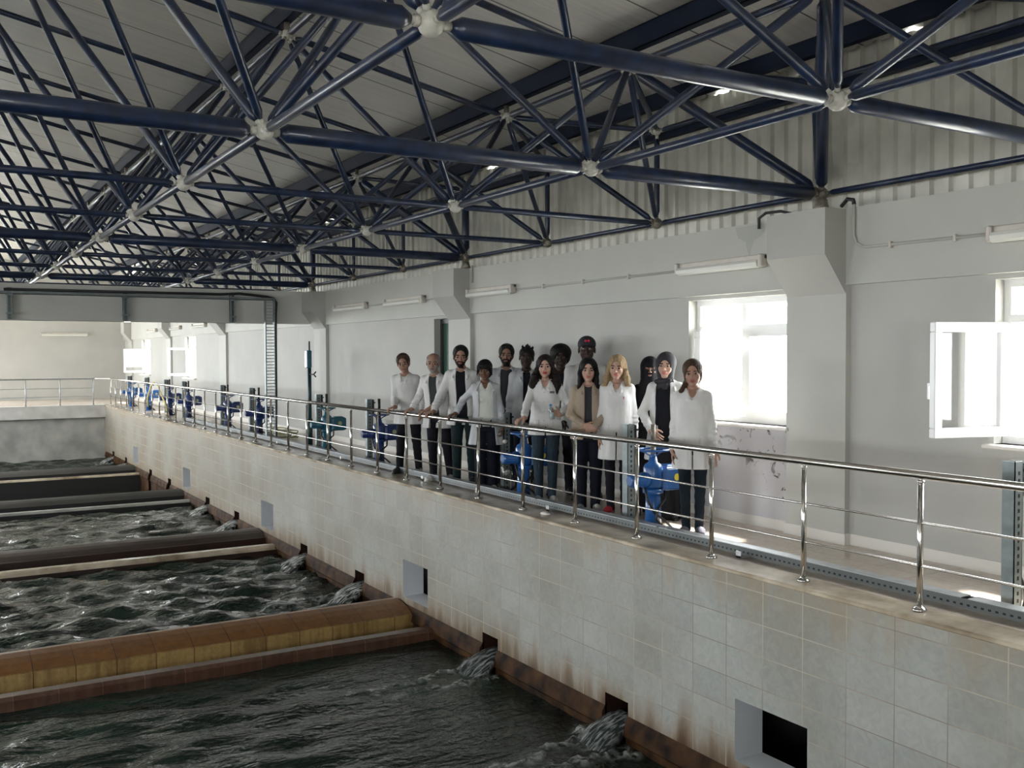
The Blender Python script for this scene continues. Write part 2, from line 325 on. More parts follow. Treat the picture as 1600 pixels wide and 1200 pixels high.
def holed_wall(mb, axis, face, back, u, v, holes, mi=0, mi_reveal=None):
    """wall slab normal to axis (0: plane of y,z  1: plane of x,z) between face and back, with rectangular holes (u0,u1,v0,v1)"""
    us = sorted({u[0], u[1]} | {h[k] for h in holes for k in (0, 1)}); vs = sorted({v[0], v[1]} | {h[k] for h in holes for k in (2, 3)})
    P = (lambda a, b, t: (t, a, b)) if axis == 0 else (lambda a, b, t: (a, t, b))
    mr = mi if mi_reveal is None else mi_reveal
    for i in range(len(us)-1):
        for j in range(len(vs)-1):
            a0, a1, b0, b1 = us[i], us[i+1], vs[j], vs[j+1]
            if any(h[0] <= a0+1e-6 and a1 <= h[1]+1e-6 and h[2] <= b0+1e-6 and b1 <= h[3]+1e-6 for h in holes): continue
            for t in (face, back): mb.face([P(a0, b0, t), P(a1, b0, t), P(a1, b1, t), P(a0, b1, t)], mi)
    for h in list(holes)+[(u[0], u[1], v[0], v[1])]:
        if callable(mi_reveal): mr = mi_reveal(h)
        q = [(h[0], h[2]), (h[1], h[2]), (h[1], h[3]), (h[0], h[3])]
        for k in range(4):
            (a, b), (c, d) = q[k], q[(k+1) % 4]
            mb.face([P(a, b, face), P(c, d, face), P(c, d, back), P(a, b, back)], mr)
# ================================================================== THE HALL
# right (window) wall: recessed infill, raised upper band, pilasters, corbels
PIL = [(-.5, 6.28), (0, 6.27), (1, 13.17), (2, 19.9), (3, 26.7), (4, 33.4), (5, 40.4)]
PILY = [-.55, 6.27, 13.17, 19.2, 26.7, 33.4, 40.2]
def right_wall():
    mb = MB()
    H = [(a, b, WZ[0], WZ[1]) for a, b in WINS]+[(-1.9, -.95, DZ, .3)]
    holed_wall(mb, 0, WX+.06, WT, (Y0, Y1), (DZ-.2, .60), H, 0)
    mb.box(WX, WT, Y0, Y1, .60, 1.27, 1)                                  # upper band
    mb.prism([(WX-.012, .60), (WX, .60), (WX, .612), (WX-.012, .612)], 1, Y0, Y1, 1)
    for y in PILY: mb.box(WX, WX+.07, y-.345, y+.345, DZ, .60, 1)
    struct(mb, 'wall_right', [M['wall'], M['beam']], 'white plastered window wall with pilasters')
    for y in PILY:
        c = MB(); c.prism([(WX+.02, 1.262), (6.73, 1.262), (6.73, .86), (WX+.02, .50)], 1, y-.34, y+.34)
        struct(c, 'trim_corbel', M['wall'])
    p = MB(); p.box(WX+.052, WX+.07, 6.66, 8.5, DZ+.10, WZ[0]-.03); struct(p, 'trim_peeling_panel', M['peel'])
    b = MB(); b.box(WX+.045, WX+.07, Y0, Y1, DZ, DZ+.10)
    for y in PILY: b.box(WX-.015, WX+.04, y-.36, y+.36, DZ, DZ+.10)
    struct(b, 'baseboard_right', M['sill'])
right_wall()
# flaked patch on the upper band
fl = MB(); pts = [(6.86, 1.25), (7.30, 1.25), (7.26, 1.14), (7.16, 1.10), (7.13, 1.00), (7.10, .93), (7.07, 1.04), (7.04, 1.10), (6.95, 1.13), (6.90, 1.19)]
fl.face([(WX-.003, y, z) for y, z in pts]); struct(fl, 'trim_flaked_plaster', mat('bare_plaster_patch', (.42, .42, .39), .9))
# walkway, coping and slab
d = MB(); d.box(5.74, WX+.07, Y0, Y1, DZ-.22, DZ); struct(d, 'floor_walkway', M['ftile'])
c = MB(); c.box(5.44, 5.74, Y0, 36.2, DZ-.03, DZ+.004, 0, .008); struct(c, 'trim_coping', M['coping'])
lf = MB(); lf.box(LX, -7.4, Y0, Y1, DZ-.22, DZ); struct(lf, 'floor_left', M['ftile'])
ff = MB(); ff.box(-7.4, 5.74, 36.2, Y1, DZ-.02, DZ); struct(ff, 'floor_far', M['ftile'])
nf = MB(); nf.box(-7.4, 5.74, Y0, 1.0, DZ-.22, DZ); struct(nf, 'floor_near', M['ftile'])
M['dbrown'] = mat('dark_brown_wet_tile', (.035, .015, .009), .4, noise=.4, nscale=3)
# tiled basin wall with square ports and water outlets
PORTS = [5.33, 11.56, 17.91, 24.31, 30.8]
OUTS = [1.0, 3.3, 7.245, 9.60, 13.45, 15.88, 19.95, 22.30, 26.2, 28.6, 32.4, 34.7]
OUTS = [y for y in OUTS]
WL = -3.56
def basin():
    mb = MB(); H = [(y-.37, y+.37, -3.22, -2.725) for y in PORTS]+[(y-.175, y+.175, WL-.3, -3.18) for y in OUTS]
    holed_wall(mb, 0, BX, BX+.30, (Y0, 36.45), (-5.2, DZ-.03), H, 0, lambda h: 1 if h[1]-h[0] > .5 else 2)
    struct(mb, 'wall_basin_right', [M['btile'], M['white_tile'], M['dbrown']], 'grey tiled basin wall with rust stains')
    v = MB(); v.box(BX+.30, WT, Y0, 36.2, -5.3, -5.2); v.box(WT-.02, WT, Y0, 36.2, -5.2, DZ-.22); struct(v, 'wall_channel', M['void'])
    # thin rust-brown ledge at the waterline, broken at the outlets
    ys = [Y0]+[e for y in OUTS for e in (y-.175, y+.175)]+[36.2]
    lg = MB()
    for k in range(0, len(ys), 2):
        lg.prism([(BX+.02, -3.27), (BX-.035, -3.36), (BX-.055, -3.47), (BX-.03, -3.50), (BX-.03, -4.9), (BX+.02, -4.9)], 1, ys[k], ys[k+1])
    struct(lg, 'trim_waterline_ledge', mat('rust_brown_ledge', (.020, .009, .006), .7, noise=.5, nscale=5, col2=(.07, .033, .012), spec=.1))
    # far end wall of the basin under the projecting walkway slab
    e = MB(); e.box(-7.4, BX, 36.45, 36.7, -5.2, DZ-.40); struct(e, 'wall_basin_far', M['concrete'])
    e = MB(); e.box(-7.4, BX-.0, 36.15, 36.7, DZ-.42, DZ+.004); struct(e, 'trim_far_slab', M['slab'])
    e = MB(); e.prism([(BX-.9, DZ-.05), (BX, DZ-.05), (BX, DZ-.42), (BX-.9, DZ-.42)], 1, 35.85, 36.15)
    e = MB(); e.box(-7.4, -7.1, Y0, 36.7, -5.2, DZ+.004); struct(e, 'wall_basin_left', M['btile'])
    e = MB(); e.box(-7.4, 5.74, .7, 1.0, -5.2, DZ-.2); struct(e, 'wall_basin_near', M['btile'])
    e = MB(); e.box(-7.4, BX, 1.0, 36.5, -5.25, -5.2); struct(e, 'floor_basin', M['void'])
basin()
M['blackwater'] = mat('black_still_water', (.004, .004, .004), .08, spec=.15)
# channels between the basins: ogee weir on the far side, low lip on the near side
LIPS = [10.95, 17.30, 23.75, 30.0]
for i, y in enumerate(LIPS):
    t = empty('collecting_channel', (0, y, 0))
    tag(t, ['ochre and rust stained tiled channel crossing behind the nearest basin', 'dark brown channel crossing behind the second basin', 'blackish channel with a thin pale edge, in front of the drained basin',
            'narrow tan-edged channel beyond the drained black basin'][i], 'water channel', 'channels between the basins')
    nm, wm = (M['redtile'], M['ytile']) if i == 0 else (M['dbrown'], M['dbrown']) if i == 1 else (M['void'], M['void'])
    lip = MB(); lip.prism([(0, -5.2), (0, -3.46), (.03, -3.42), (.17, -3.42), (.19, -3.46), (.19, -5.2)], 0, -7.095, BX-.02)
    lp_ = lip.build('near_lip', nm, t)
    if i:
        rim = MB(); rim.prism([(-.006, -3.50 if i == 1 else -3.47), (-.006, -3.455), (.028, -3.414), (.172, -3.414), (.172, -3.424), (.03, -3.424), (0, -3.46), (0, -3.50 if i == 1 else -3.47)], 0, -7.095, BX-.02); rim.build('lip_rim', M['coping'] if i != 2 else M['concrete'], lp_)
    bt = MB(); bt.box(-7.095, BX-.02, .19, .62, -4.1, -4.0); bt.build('channel_bed', M['void'], t)
    prof = [(.62, -5.2), (.62, -3.385), (.66, -3.375), (.70, -3.36), (.82, -3.32), (.96, -3.29), (1.10, -3.275), (1.22, -3.29), (1.30, -3.33), (1.34, -3.40), (1.36, -5.2)]
    wr = MB(); wr.prism(prof, 0, -7.095, BX-.02, 0)
    w = wr.build('weir_crest', wm if i else M['ytile'], t)
    if i == 0:
        cr = MB(); cr.prism([(p[0]-.002 if k == 0 else p[0], p[1]+.006) for k, p in enumerate([(.64, -3.38), (.70, -3.36), (.82, -3.32), (.96, -3.29), (1.10, -3.275), (1.22, -3.29), (1.20, -3.32), (.70, -3.40)])], 0, -7.095, BX-.03)
        cr.build('crest_tiles', tile_mat('brown_crest_tile', (.15, .065, .018), (.23, .105, .03), (.05, .02, .01), 0, 1, .42, 9, .15, .2, .012, rough=.4, streak=.25), t)
# water
def water(y0, y1, z, foam_lines, dens=.035):
    nx, ny = int((BX+7.1)/dens/1.6), int((y1-y0)/dens/1.6)
    xs = np.linspace(-7.095, BX-.004, nx); ys = np.linspace(y0, y1, ny); X, Y = np.meshgrid(xs, ys, indexing='ij')
    rg = np.random.default_rng(int(y0*10)+3); Z = np.full_like(X, z)
    for k in range(26):
        a = rg.normal(0, .55)+math.pi*.46; lam = rg.uniform(.12, .8); amp = .0105*lam**.95*rg.uniform(.5, 1.2)*(.85 if y0 < 2 else 1.7)
        wx, wy = math.cos(a)*2*math.pi/lam, math.sin(a)*2*math.pi/lam
        ph = rg.uniform(0, 6.28)+1.3*np.sin(X*rg.uniform(.4, 1.6)+rg.uniform(0, 6))+1.3*np.sin(Y*rg.uniform(.4, 1.6)+rg.uniform(0, 6))
        Z += amp*np.sin(wx*X+wy*Y+ph)*(.25+.75/(1+np.exp((X-2.9)*2.2)) if y0 < 2 else 1)
    Fm = np.zeros_like(X)
    for pts, wid, st in foam_lines:
        pts = np.array(pts); L = len(pts)-1
        for k in range(L):
            a, b = pts[k], pts[k+1]; ab = b-a; t = np.clip(((X-a[0])*ab[0]+(Y-a[1])*ab[1])/(ab@ab), 0, 1)
            wob = .05*np.sin(9*X+5*Y)+.035*np.sin(23*X-17*Y)
            dd = np.hypot(X-a[0]-t*ab[0], Y-a[1]-t*ab[1]+wob)
            g = np.exp(-(dd/wid)**2)*st*(1-.5*(k+t)/L); Fm = np.maximum(Fm, g)
    Z += Fm*.035*(1+.8*np.sin(31*X+17*Y)*np.sin(27*Y-13*X))
    V = np.stack([X, Y, Z], -1).reshape(-1, 3); idx = np.arange(nx*ny).reshape(nx, ny)
    Q = np.stack([idx[:-1, :-1], idx[1:, :-1], idx[1:, 1:], idx[:-1, 1:]], -1).reshape(-1, 4)
    o = np_mesh('water_surface', V, Q, [M['water']])
    at = o.data.attributes.new('foam', 'FLOAT', 'POINT'); at.data.foreach_set('value', Fm.reshape(-1).astype(np.float32))
    return o
def np_mesh(name, V, Q, mats, parent=None, mi=None, smooth=True):
    me = bpy.data.meshes.new(name); n, q = len(V), len(Q)
    me.vertices.add(n); me.vertices.foreach_set('co', np.asarray(V, np.float32).ravel())
    me.loops.add(q*4); me.loops.foreach_set('vertex_index', np.asarray(Q, np.int32).ravel())
    me.polygons.add(q); me.polygons.foreach_set('loop_start', np.arange(0, q*4, 4, dtype=np.int32))
    me.polygons.foreach_set('use_smooth', np.full(q, smooth))
    if mi is not None: me.polygons.foreach_set('material_index', np.asarray(mi, np.int32))
    for m in mats: me.materials.append(m)
    me.update(calc_edges=True); me.validate()
    o = bpy.data.objects.new(name, me); COL.objects.link(o)
    if parent: o.parent = parent
    return o
def trail(y, s=1.0, st=1.0):
    x = BX
    return [([(x-.15, y+.27), (x-.46, y+.15), (x-1.0, y+.0), (x-1.4, y-.02), (x-1.65, y+.09)], .06*s, st), ([(x-.10, y-.37), (x-.46, y-.30), (x-.8, y-.20), (x-1.25, y-.27)], .05*s, st), ([(x-.1, y+.25), (x-.32, y), (x-.1, y-.25)], .10*s, .95)]
fo = lambda a, b, st: [q for y in OUTS if a < y < b for q in trail(y, 1, st)]
for a, b, z, st, lb in [(1.01, LIPS[0], WL, 1, 'dark green rippling water of the nearest basin'), (LIPS[0]+1.33, LIPS[1], WL, .75, 'choppy glinting water of the second basin'),
                    (LIPS[1]+1.33, LIPS[2], WL, .8, 'glittering water of the third basin before the drained one'), (LIPS[2]+1.33, LIPS[3], -4.75, .2, 'black low water in the drained basin'),
                    (LIPS[3]+1.33, 36.44, WL, .9, 'pale grey water at the far end wall')]:
    w_ = tag(water(a, b, z, fo(a, b, st), .035 if a < 12 else .06), lb, 'water', kind='stuff')
    if z < -4: w_.data.materials[0] = M['blackwater']
def spout(y, zt=-3.34, reach=.42, wid=.17, lb=None, grp='spouts from the wall outlets'):
    nu, nv = 16, 15; V = []; rg = random.Random(int(y*100))
    jt = [rg.uniform(-.012, .012) for _ in range(nv+1)]
    for i in range(nu+1):
        u = i/nu
        for j in range(nv+1):
            v = j/nv*2-1
            e = math.sqrt(max(0, 1-v*v*.96)); sp = reach*(.55+.45*e)
            x = BX+.12-(.14+sp)*u-abs(jt[j])*u; yy = y+v*(wid*(.93+.75*u*u))+jt[j]*u
            z = zt-.02*u-.26*u**2.2-(1-e)*.035+.012*math.sin(14*u+j*1.7)*u
            V.append((x, yy, max(z, WL-.04)))
    Fs = [(i*(nv+1)+j, (i+1)*(nv+1)+j, (i+1)*(nv+1)+j+1, i*(nv+1)+j+1) for i in range(nu) for j in range(nv)]
    n = len(V); V += [(min(p[0]+.05, BX+.1), p[1]*.94+y*.06, min(p[2]-.05, WL-.05) if k//(nv+1) == nu else p[2]-.05) for k, p in enumerate(V[:n])]
    Fs += [tuple(reversed([n+q for q in f])) for f in Fs]
    for j in range(nv): Fs.append((nu*(nv+1)+j, n+nu*(nv+1)+j, n+nu*(nv+1)+j+1, nu*(nv+1)+j+1))
    for i in range(nu):
        a = i*(nv+1); b = a+nv+1; Fs.append((a, n+a, n+b, b)); a += nv; b += nv; Fs.append((b, n+b, n+a, a))
    mb = MB(); mb.mesh(V, Fs, 0, True); o = mb.build('water_spout', M['spout'] if y < 11 else M['wspout']); return tag(o, lb, 'water spout', grp)
SL = {7.245: 'broad glassy spout from the outlet nearest the square port at lower right', 9.60: 'glassy spout just in front of the ochre channel',
      13.45: 'white-veined spout just behind the ochre weir', 15.88: 'white-veined spout in front of the second channel', 19.95: 'pale bulging spout just behind the dark brown channel',
      22.30: 'pale bulging spout in front of the drained basin', 32.4: 'small whitish spout beyond the drained basin', 34.7: 'small whitish spout beside the far end wall'}
for y in OUTS:
    if y in SL: spout(y, lb=SL[y], reach=.42 if y < 11 else .5, wid=.17 if y < 11 else .2)
# cross girder and gable above it
g = MB(); g.box(LX, WX+.01, 19.5, 19.95, .635, 1.285); struct(g, 'trim_girder', M['girder'], 'grey cross girder carrying the cable tray')
# roof
def roof():
    for nm, xa, xb in (('ceiling_right', RIDGE, WT+.25), ('ceiling_left', LX-.5, RIDGE)):
        mb = MB(); za, zb = roof_z(xa), roof_z(xb)
        mb.prism([(xa, za), (xb, zb), (xb, zb+.08), (xa, za+.08)], 1, Y0-.5, Y1+.5)
        struct(mb, nm, M['roof'])
roof()
def corrugated(name, pts, axis, pitch=.18, depth=.035, z0=1.2, zt=None, thick=None):
    """trapezoid sheet running along axis; pts=(t0,t1,const)"""
    t0, t1, c = pts; mb = MB(); prof = []; t = t0; prev = None
    while t < t1:
        for dt, dd in ((0, 0), (.095, 0), (.115, depth), (.16, depth)): prof.append((min(t+dt, t1), dd))
        t += pitch
    for (a, da), (b, db) in zip(prof, prof[1:]):
        if b <= a: continue
        P = (lambda tt, dd, z: (c-dd, tt, z)) if axis == 1 else (lambda tt, dd, z: (tt, c-dd, z))
        mb.face([P(a, da, z0), P(b, db, z0), P(b, db, zt(b)), P(a, da, zt(a))])
    o = struct(mb, name, M['clad']); return o
corrugated('wall_cladding_right', (Y0, Y1, 7.30), 1, zt=lambda t: 2.752-.022*(math.sin(t*1.9)*math.sin(t*.83+1) > .55))
corrugated('wall_cladding_left', (Y0, Y1, LX-.05), 1, zt=lambda t: roof_z(LX)+.05)
e = MB(); e.box(7.14, 7.24, Y0, Y1, 2.40, 2.46); struct(e, 'trim_cladding_rail', M['purlin'])
e = MB(); e.prism([(6.9, roof_z(6.9)-.16), (6.98, roof_z(6.9)-.16), (6.98, roof_z(6.98)), (6.9, roof_z(6.9))], 1, Y0, Y1); struct(e, 'trim_eaves_channel', M['purlin'])
# other walls
mb = MB(); holed_wall(mb, 0, LX, LX-.35, (Y0, Y1), (DZ-3.5, roof_z(LX)+.1), [w for w in LWINS]); struct(mb, 'wall_left', M['wall'])
mb = MB(); holed_wall(mb, 1, Y0, Y0-.35, (LX, WT), (DZ-3.5, 2.3), [(a, b, -.9, .9) for a, b in NWINS]); struct(mb, 'wall_near', M['wall'])
mb = MB(); mb.box(LX-.3, WT, Y0-.35, Y0, 2.3, 4.6); struct(mb, 'wall_near_gable', M['clad'])
mb = MB(); holed_wall(mb, 1, Y1, Y1+.35, (LX, WX+.06), (DZ-.2, 4.6), [(a, b, -1.0, 1.6) for a, b in ADDED_FWINS]); struct(mb, 'wall_far', M['wall'])
mb = MB(); mb.box(-60, 60, -60, 90, -5.6, -5.5); struct(mb, 'ground_outside', M['outside'])
# ------------------------------------------------------------------ windows
def frame_rect(mb, y0, y1, z0, z1, x0, x1, w, mi=0):
    mb.box(x0, x1, y0, y1, z0, z0+w, mi); mb.box(x0, x1, y0, y1, z1-w, z1, mi)
    mb.box(x0, x1, y0, y0+w, z0+w, z1-w, mi); mb.box(x0, x1, y1-w, y1, z0+w, z1-w, mi)
def sash(parent, wd, ht, name='sash'):
    """open casement, local: hinge at origin, leaf along +x, thickness along y, z up"""
    s = MB(); w = .075; t = .03
    for a in ((0, wd, 0, w), (0, wd, ht-w, ht), (0, w, w, ht-w), (wd-w, wd, w, ht-w)): s.box(a[0], a[1], -t, t, a[2], a[3], 0, .006)
    o = s.build(name, M['pvc'], parent)
    g = MB(); g.box(w-.01, wd-w+.01, -.006, .006, w-.01, ht-w+.01); g.build('pane', M['glass'], o)
    h = MB(); h.box(wd-.05, wd-.025, -.075, -.03, ht*.45, ht*.45+.02); h.box(wd-.05, wd-.03, -.085, -.07, ht*.45-.10, ht*.45+.02); h.build('handle', M['pvc'], o)
    return o
def window(n, y0, y1, opens, lb):
    t = empty('window_%d' % n, (0, 0, 0)); t['kind'] = 'structure'; t['label'] = lb
    z0, z1 = WZ; tz = z1-.30; my = y1-(y1-y0)*.5; x0, x1 = WX+.17, WX+.23
    f = MB(); frame_rect(f, y0, y1, z0, z1, x0, x1, .06); f.box(x0, x1, y0+.06, y1-.06, tz-.03, tz+.03); f.box(x0+.003, x1-.003, my-.03, my+.03, z0+.062, z1-.062)
    fr = f.build('window_frame', M['pvc'], t)
    for a, b in ((y0+.06, my-.03), (my+.03, y1-.06)):
        g = MB(); g.box(x0+.02, x0+.032, a, b, tz+.03, z1-.06); g.build('pane', M['glass'], fr)
    s = MB(); s.box(WX-.03, x1, y0-.05, y1+.05, z0-.035, z0, 0, .008); s.build('window_sill', M['sill'], t)
    for side in (0, 1):
        a, b = (y0+.06, my-.03) if side == 0 else (my+.03, y1-.06)
        if side in opens:
            o = sash(t, b-a, tz-.03-z0-.06); ang = opens[side]
            # the far-side leaf hinges on the far jamb, the near one on the near jamb
            hy = b+.02 if side == 1 else a-.02
            o.location = (x0-.03, hy, z0+.06)
            o.rotation_euler = (0, 0, (-math.pi/2-ang) if side == 1 else (math.pi/2+ang))
        else:
            q = MB(); frame_rect(q, a, b, z0+.06, tz-.03, x0-.01, x0+.05, .06); o = q.build('sash', M['pvc'], t)
            g = MB(); g.box(x0+.015, x0+.027, a+.05, b-.05, z0+.11, tz-.08); g.build('pane', M['glass'], o)
    return t
window(1, *WINS[0], {1: math.radians(103)}, 'white casement window standing open at the right edge')
window(2, *WINS[1], {1: math.radians(41)}, 'blown-out white window beside the people')
window(3, *WINS[3], {1: math.radians(100)}, 'bright casement window in the far hall, nearer one')
window(4, *WINS[4], {1: math.radians(100)}, 'bright casement window in the far hall, farther one')
# dark narrow window
t = empty('window_5'); t['kind'] = 'structure'; t['label'] = 'narrow dark green glazed window behind the men'
f = MB(); frame_rect(f, WINS[2][0], WINS[2][1], WZ[0], WZ[1], WX+.17, WX+.23, .07); f.build('window_frame', M['darkframe'], t)
f = MB(); f.box(WX+.19, WX+.21, WINS[2][0]+.06, WINS[2][1]-.06, WZ[0]+.06, WZ[1]-.06); f.build('pane', M['greenglass'], t)
for i, (a, b, c, e) in enumerate(LWINS):
    f = MB(); m_ = (a+b)/2
    frame_rect(f, a, b, c, e, LX-.2, LX-.14, .06); f.box(LX-.2, LX-.14, m_-.03, m_+.03, c, e); struct(f, 'window_%d' % (6+i), M['pvc'])  # frames of the unseen left-wall openings
for i, (a, b) in enumerate(NWINS):
    f = MB(); f.box(a, b, Y0-.2, Y0-.14, -.03, .03); f.box((a+b)/2-.03, (a+b)/2+.03, Y0-.2, Y0-.14, -.9, .9); struct(f, 'window_%d' % (12+i), M['pvc'])
dr = MB(); dr.box(WX+.12, WX+.17, -1.9, -.95, DZ, .3); struct(dr, 'door_1', M['pvc'])
# ------------------------------------------------------------------ space frame
def space_frame():
    S = empty('space_frame', (7.08, 6.28, 1.45)); off = Vector((7.08, 6.28, 1.45))
    tag(S, 'blue tubular space frame with white ball joints under the silver roof', 'roof truss')
    DX, DY, BZ = 2.565, 2.27, 1.45
    jr, ni = range(-3, 13), 6
    B = {}; T = {}; E = {}
    RY = {-3: -.55, -2: 1.65, -1: 3.92, 0: 6.34, 1: 8.62, 2: 10.85, 3: 13.10, 4: 15.32, 5: 17.55, 6: 19.80, 7: 22.05, 8: 24.3, 9: 26.6, 10: 28.85, 11: 31.1, 12: 33.4}
    for i in range(ni):
        for j in jr: B[i, j] = Vector((7.08-DX*i+(.03 if i == 1 else 0), RY[j]-(.06 if i == 0 and j == 0 else 0), BZ))
    for i in range(ni-1):
        for j in range(-3, 12):
            x = 7.08-DX*(i+.5); T[i, j] = Vector((x, (RY[j]+RY[j+1])/2, roof_z(x)-.335))
    for j in jr: E[j] = Vector((7.08, RY[j], 2.47))
    cnt = {}; extra = {}
    eye = Vector((0, 0, 0))
    def dist(a, b): return ((a+b)/2-eye).length+(0 if (a+b).x/2 > .08*(a+b).y/2-.6 else 60)
    jobs = {'bottom_chord': [], 'top_chord': [], 'diagonal_brace': [], 'edge_post': []}
    for (i, j), p in B.items():
        main = j % 3 == 0
        if (i+1, j) in B: jobs['bottom_chord'].append((p, B[i+1, j], .062 if main else (.052 if j == -1 else .032)))
        if (i, j+1) in B: jobs['bottom_chord'].append((p, B[i, j+1], .032 if i else .026))
    for (i, j), p in T.items():
        if (i+1, j) in T: jobs['top_chord'].append((p, T[i+1, j], .032))
        if (i, j+1) in T: jobs['top_chord'].append((p, T[i, j+1], .036))
        for a in (0, 1):
            for b in (0, 1):
                q = B[i+a, j+b]; sup = (i == 0 and a == 0 and (j+b) % 3 == 0)
                jobs['diagonal_brace'].append((q, p, .052 if sup else (.034 if a == b else .03)))
    for j in range(-2, 12):
        for jj in (j-1, j):
            if (0, jj) in T: jobs['top_chord'].append((T[0, jj], E[j], .03))
        jobs['edge_post'].append((B[0, j], E[j], .032 if j % 3 else .056))
        jobs['top_chord'].append((E[j], E[j+1], .026))
    for nm, L in jobs.items():
        L.sort(key=lambda t: dist(t[0], t[1])); rest = MB()
        for k, (a, b, r) in enumerate(L):
            dvec = (b-a).normalized(); g = .085 if r < .05 else .10
            P = [a+dvec*g, a+dvec*(g+.05), b-dvec*(g+.05), b-dvec*g]; R = [r*.45, r, r, r*.45]
            if k < 100:
                mb = MB(); mb.tube([p-off for p in P], R, 14 if r > .04 else 10); mb.build(nm, M['blue'], S)
            else: rest.tube([p-off for p in P], R, 8)
        if rest.v: o = rest.build(nm, M['blue'], S); o['kind'] = 'stuff'
    # joints: cast balls with threaded stubs towards every bar
    bars = [t for L in jobs.values() for t in L]
    nodesv = [(p, .062, 'ball_joint') for p in B.values()]+[(p, .055, 'ball_joint') for p in T.values()]+[(p, .048, 'ball_joint') for p in E.values()]
    nodesv.sort(key=lambda t: dist(t[0], t[0])); rest = MB()
    for k, (p, r, nm) in enumerate(nodesv):
        mb = MB() if k < 100 else rest; o_ = p-off
        mb.ball(o_, r, 14)
        for a, b, rr in bars:
            if (a-p).length < 1e-4: dv = (b-a).normalized()
            elif (b-p).length < 1e-4: dv = (a-b).normalized()
            else: continue
            mb.tube([o_+dv*(r*.7), o_+dv*.098], max(.014, rr*.40), 8); mb.tube([o_+dv*(r*.9), o_+dv*.085], max(.019, rr*.52), 6)
        if k < 100: mb.build(nm, M['node'] if abs(p.x-7.08) > .01 or p.z > 2 else M['dirty_steel'], S)
    if rest.v: o = rest.build('ball_joint', M['node'], S); o['kind'] = 'stuff'
    # bearing feet on the corbels, stub posts and purlins above the top joints
    for j in (-3, 0, 3, 6, 9, 12):
        p = B[0, j]-off; mb = MB(); mb.tube([p-Vector((0, 0, .05)), p-Vector((0, 0, .10)), p-Vector((0, 0, .175))], [.05, .06, .09], 12)
        mb.box(p.x-.12, p.x+.12, p.y-.12, p.y+.12, p.z-.19, p.z-.172); mb.build('bearing_foot', M['dirty_steel'], S)
    for i in range(ni-1):
        x = 7.08-DX*(i+.5); z1 = roof_z(x)-off.z-.01; xx = x-off.x
        for (ii, j), p in T.items():
            if ii == i: mb = MB(); mb.tube([p-off+Vector((0, 0, .04)), Vector((xx, p.y-off.y, z1-.19))], .03, 8); mb.build('purlin_stub', M['dirty_steel'], S)
        mb = MB(); y0, y1 = Y0-off.y, Y1-off.y
        mb.box(xx-.045, xx-.037, y0, y1, z1-.20, z1); mb.box(xx-.045, xx+.045, y0, y1, z1-.20, z1-.192); mb.box(xx-.045, xx+.045, y0, y1, z1-.008, z1)
        mb.box(xx+.037, xx+.045, y0, y1, z1-.20, z1)
        mb.build('purlin', M['purlin'], S)
space_frame()
# ------------------------------------------------------------------ railing
RX, RZ = 5.615, -.80
def railing():
    t = empty('railing', (RX, 3.1, DZ)); o = Vector((RX, 3.1, DZ)); tag(t, 'long stainless steel railing on the coping with two mid rails', 'railing')
    ys = [4.135+.9935*k for k in range(-2, 33)]
    mb = MB(); pts = [(0, ys[0]-.6-3.1, RZ-DZ), (0, 35.75-3.1, RZ-DZ), (-.06, 35.98-3.1, RZ-DZ), (-.22, 36.22-3.1, RZ-DZ), (-.5, 36.30-3.1, RZ-DZ)]
    mb.tube(pts, .0265, 16); mb.build('handrail', M['inox'], t)
    for z in (-1.115, -1.40):
        mb = MB(); mb.tube([(0, ys[0]-.6-3.1, z-DZ), (0, 35.9-3.1, z-DZ)], .0085, 8); mb.build('mid_rail', M['inox'], t)
    for y in ys:
        mb = MB(); y_ = y-3.1
        mb.tube([(0, y_, .01), (0, y_, .845)], .0195, 14); mb.tube([(0, y_, .845), (0, y_, .852), (0, y_, .862), (0, y_, .868)], [.0195, .025, .025, .012], 14)
        mb.tube([(0, y_, .86), (0, y_, RZ-DZ-.02)], .009, 8); p = mb.build('post', M['inox'], t)
        mb = MB(); mb.tube([(0, y_, .004), (0, y_, .016), (0, y_, .026), (0, y_, .036)], [.048, .047, .034, .021], 16); mb.build('base_flange', M['inox'], p)
        for z in (-1.115, -1.40): pass
    t = empty('railing', (0, 36.3, DZ)); tag(t, 'dull stainless railing crossing the far end walkway', 'railing')
    mb = MB(); mb.tube([(5.115, 0, RZ-DZ), (-7.2, 0, RZ-DZ)], .026, 12); mb.build('handrail', M['galv'], t)
    for z in (-1.115, -1.40): mb = MB(); mb.tube([(5.12, 0, z-DZ), (-7.2, 0, z-DZ)], .009, 8); mb.build('mid_rail', M['galv'], t)
    for k in range(12):
        x = 5.115-1.045*k; mb = MB(); mb.tube([(x, 0, .004), (x, 0, RZ-DZ)], .02, 10); mb.tube([(x, 0, .004), (x, 0, .02)], .045, 12); mb.build('post', M['galv'], t)
railing()
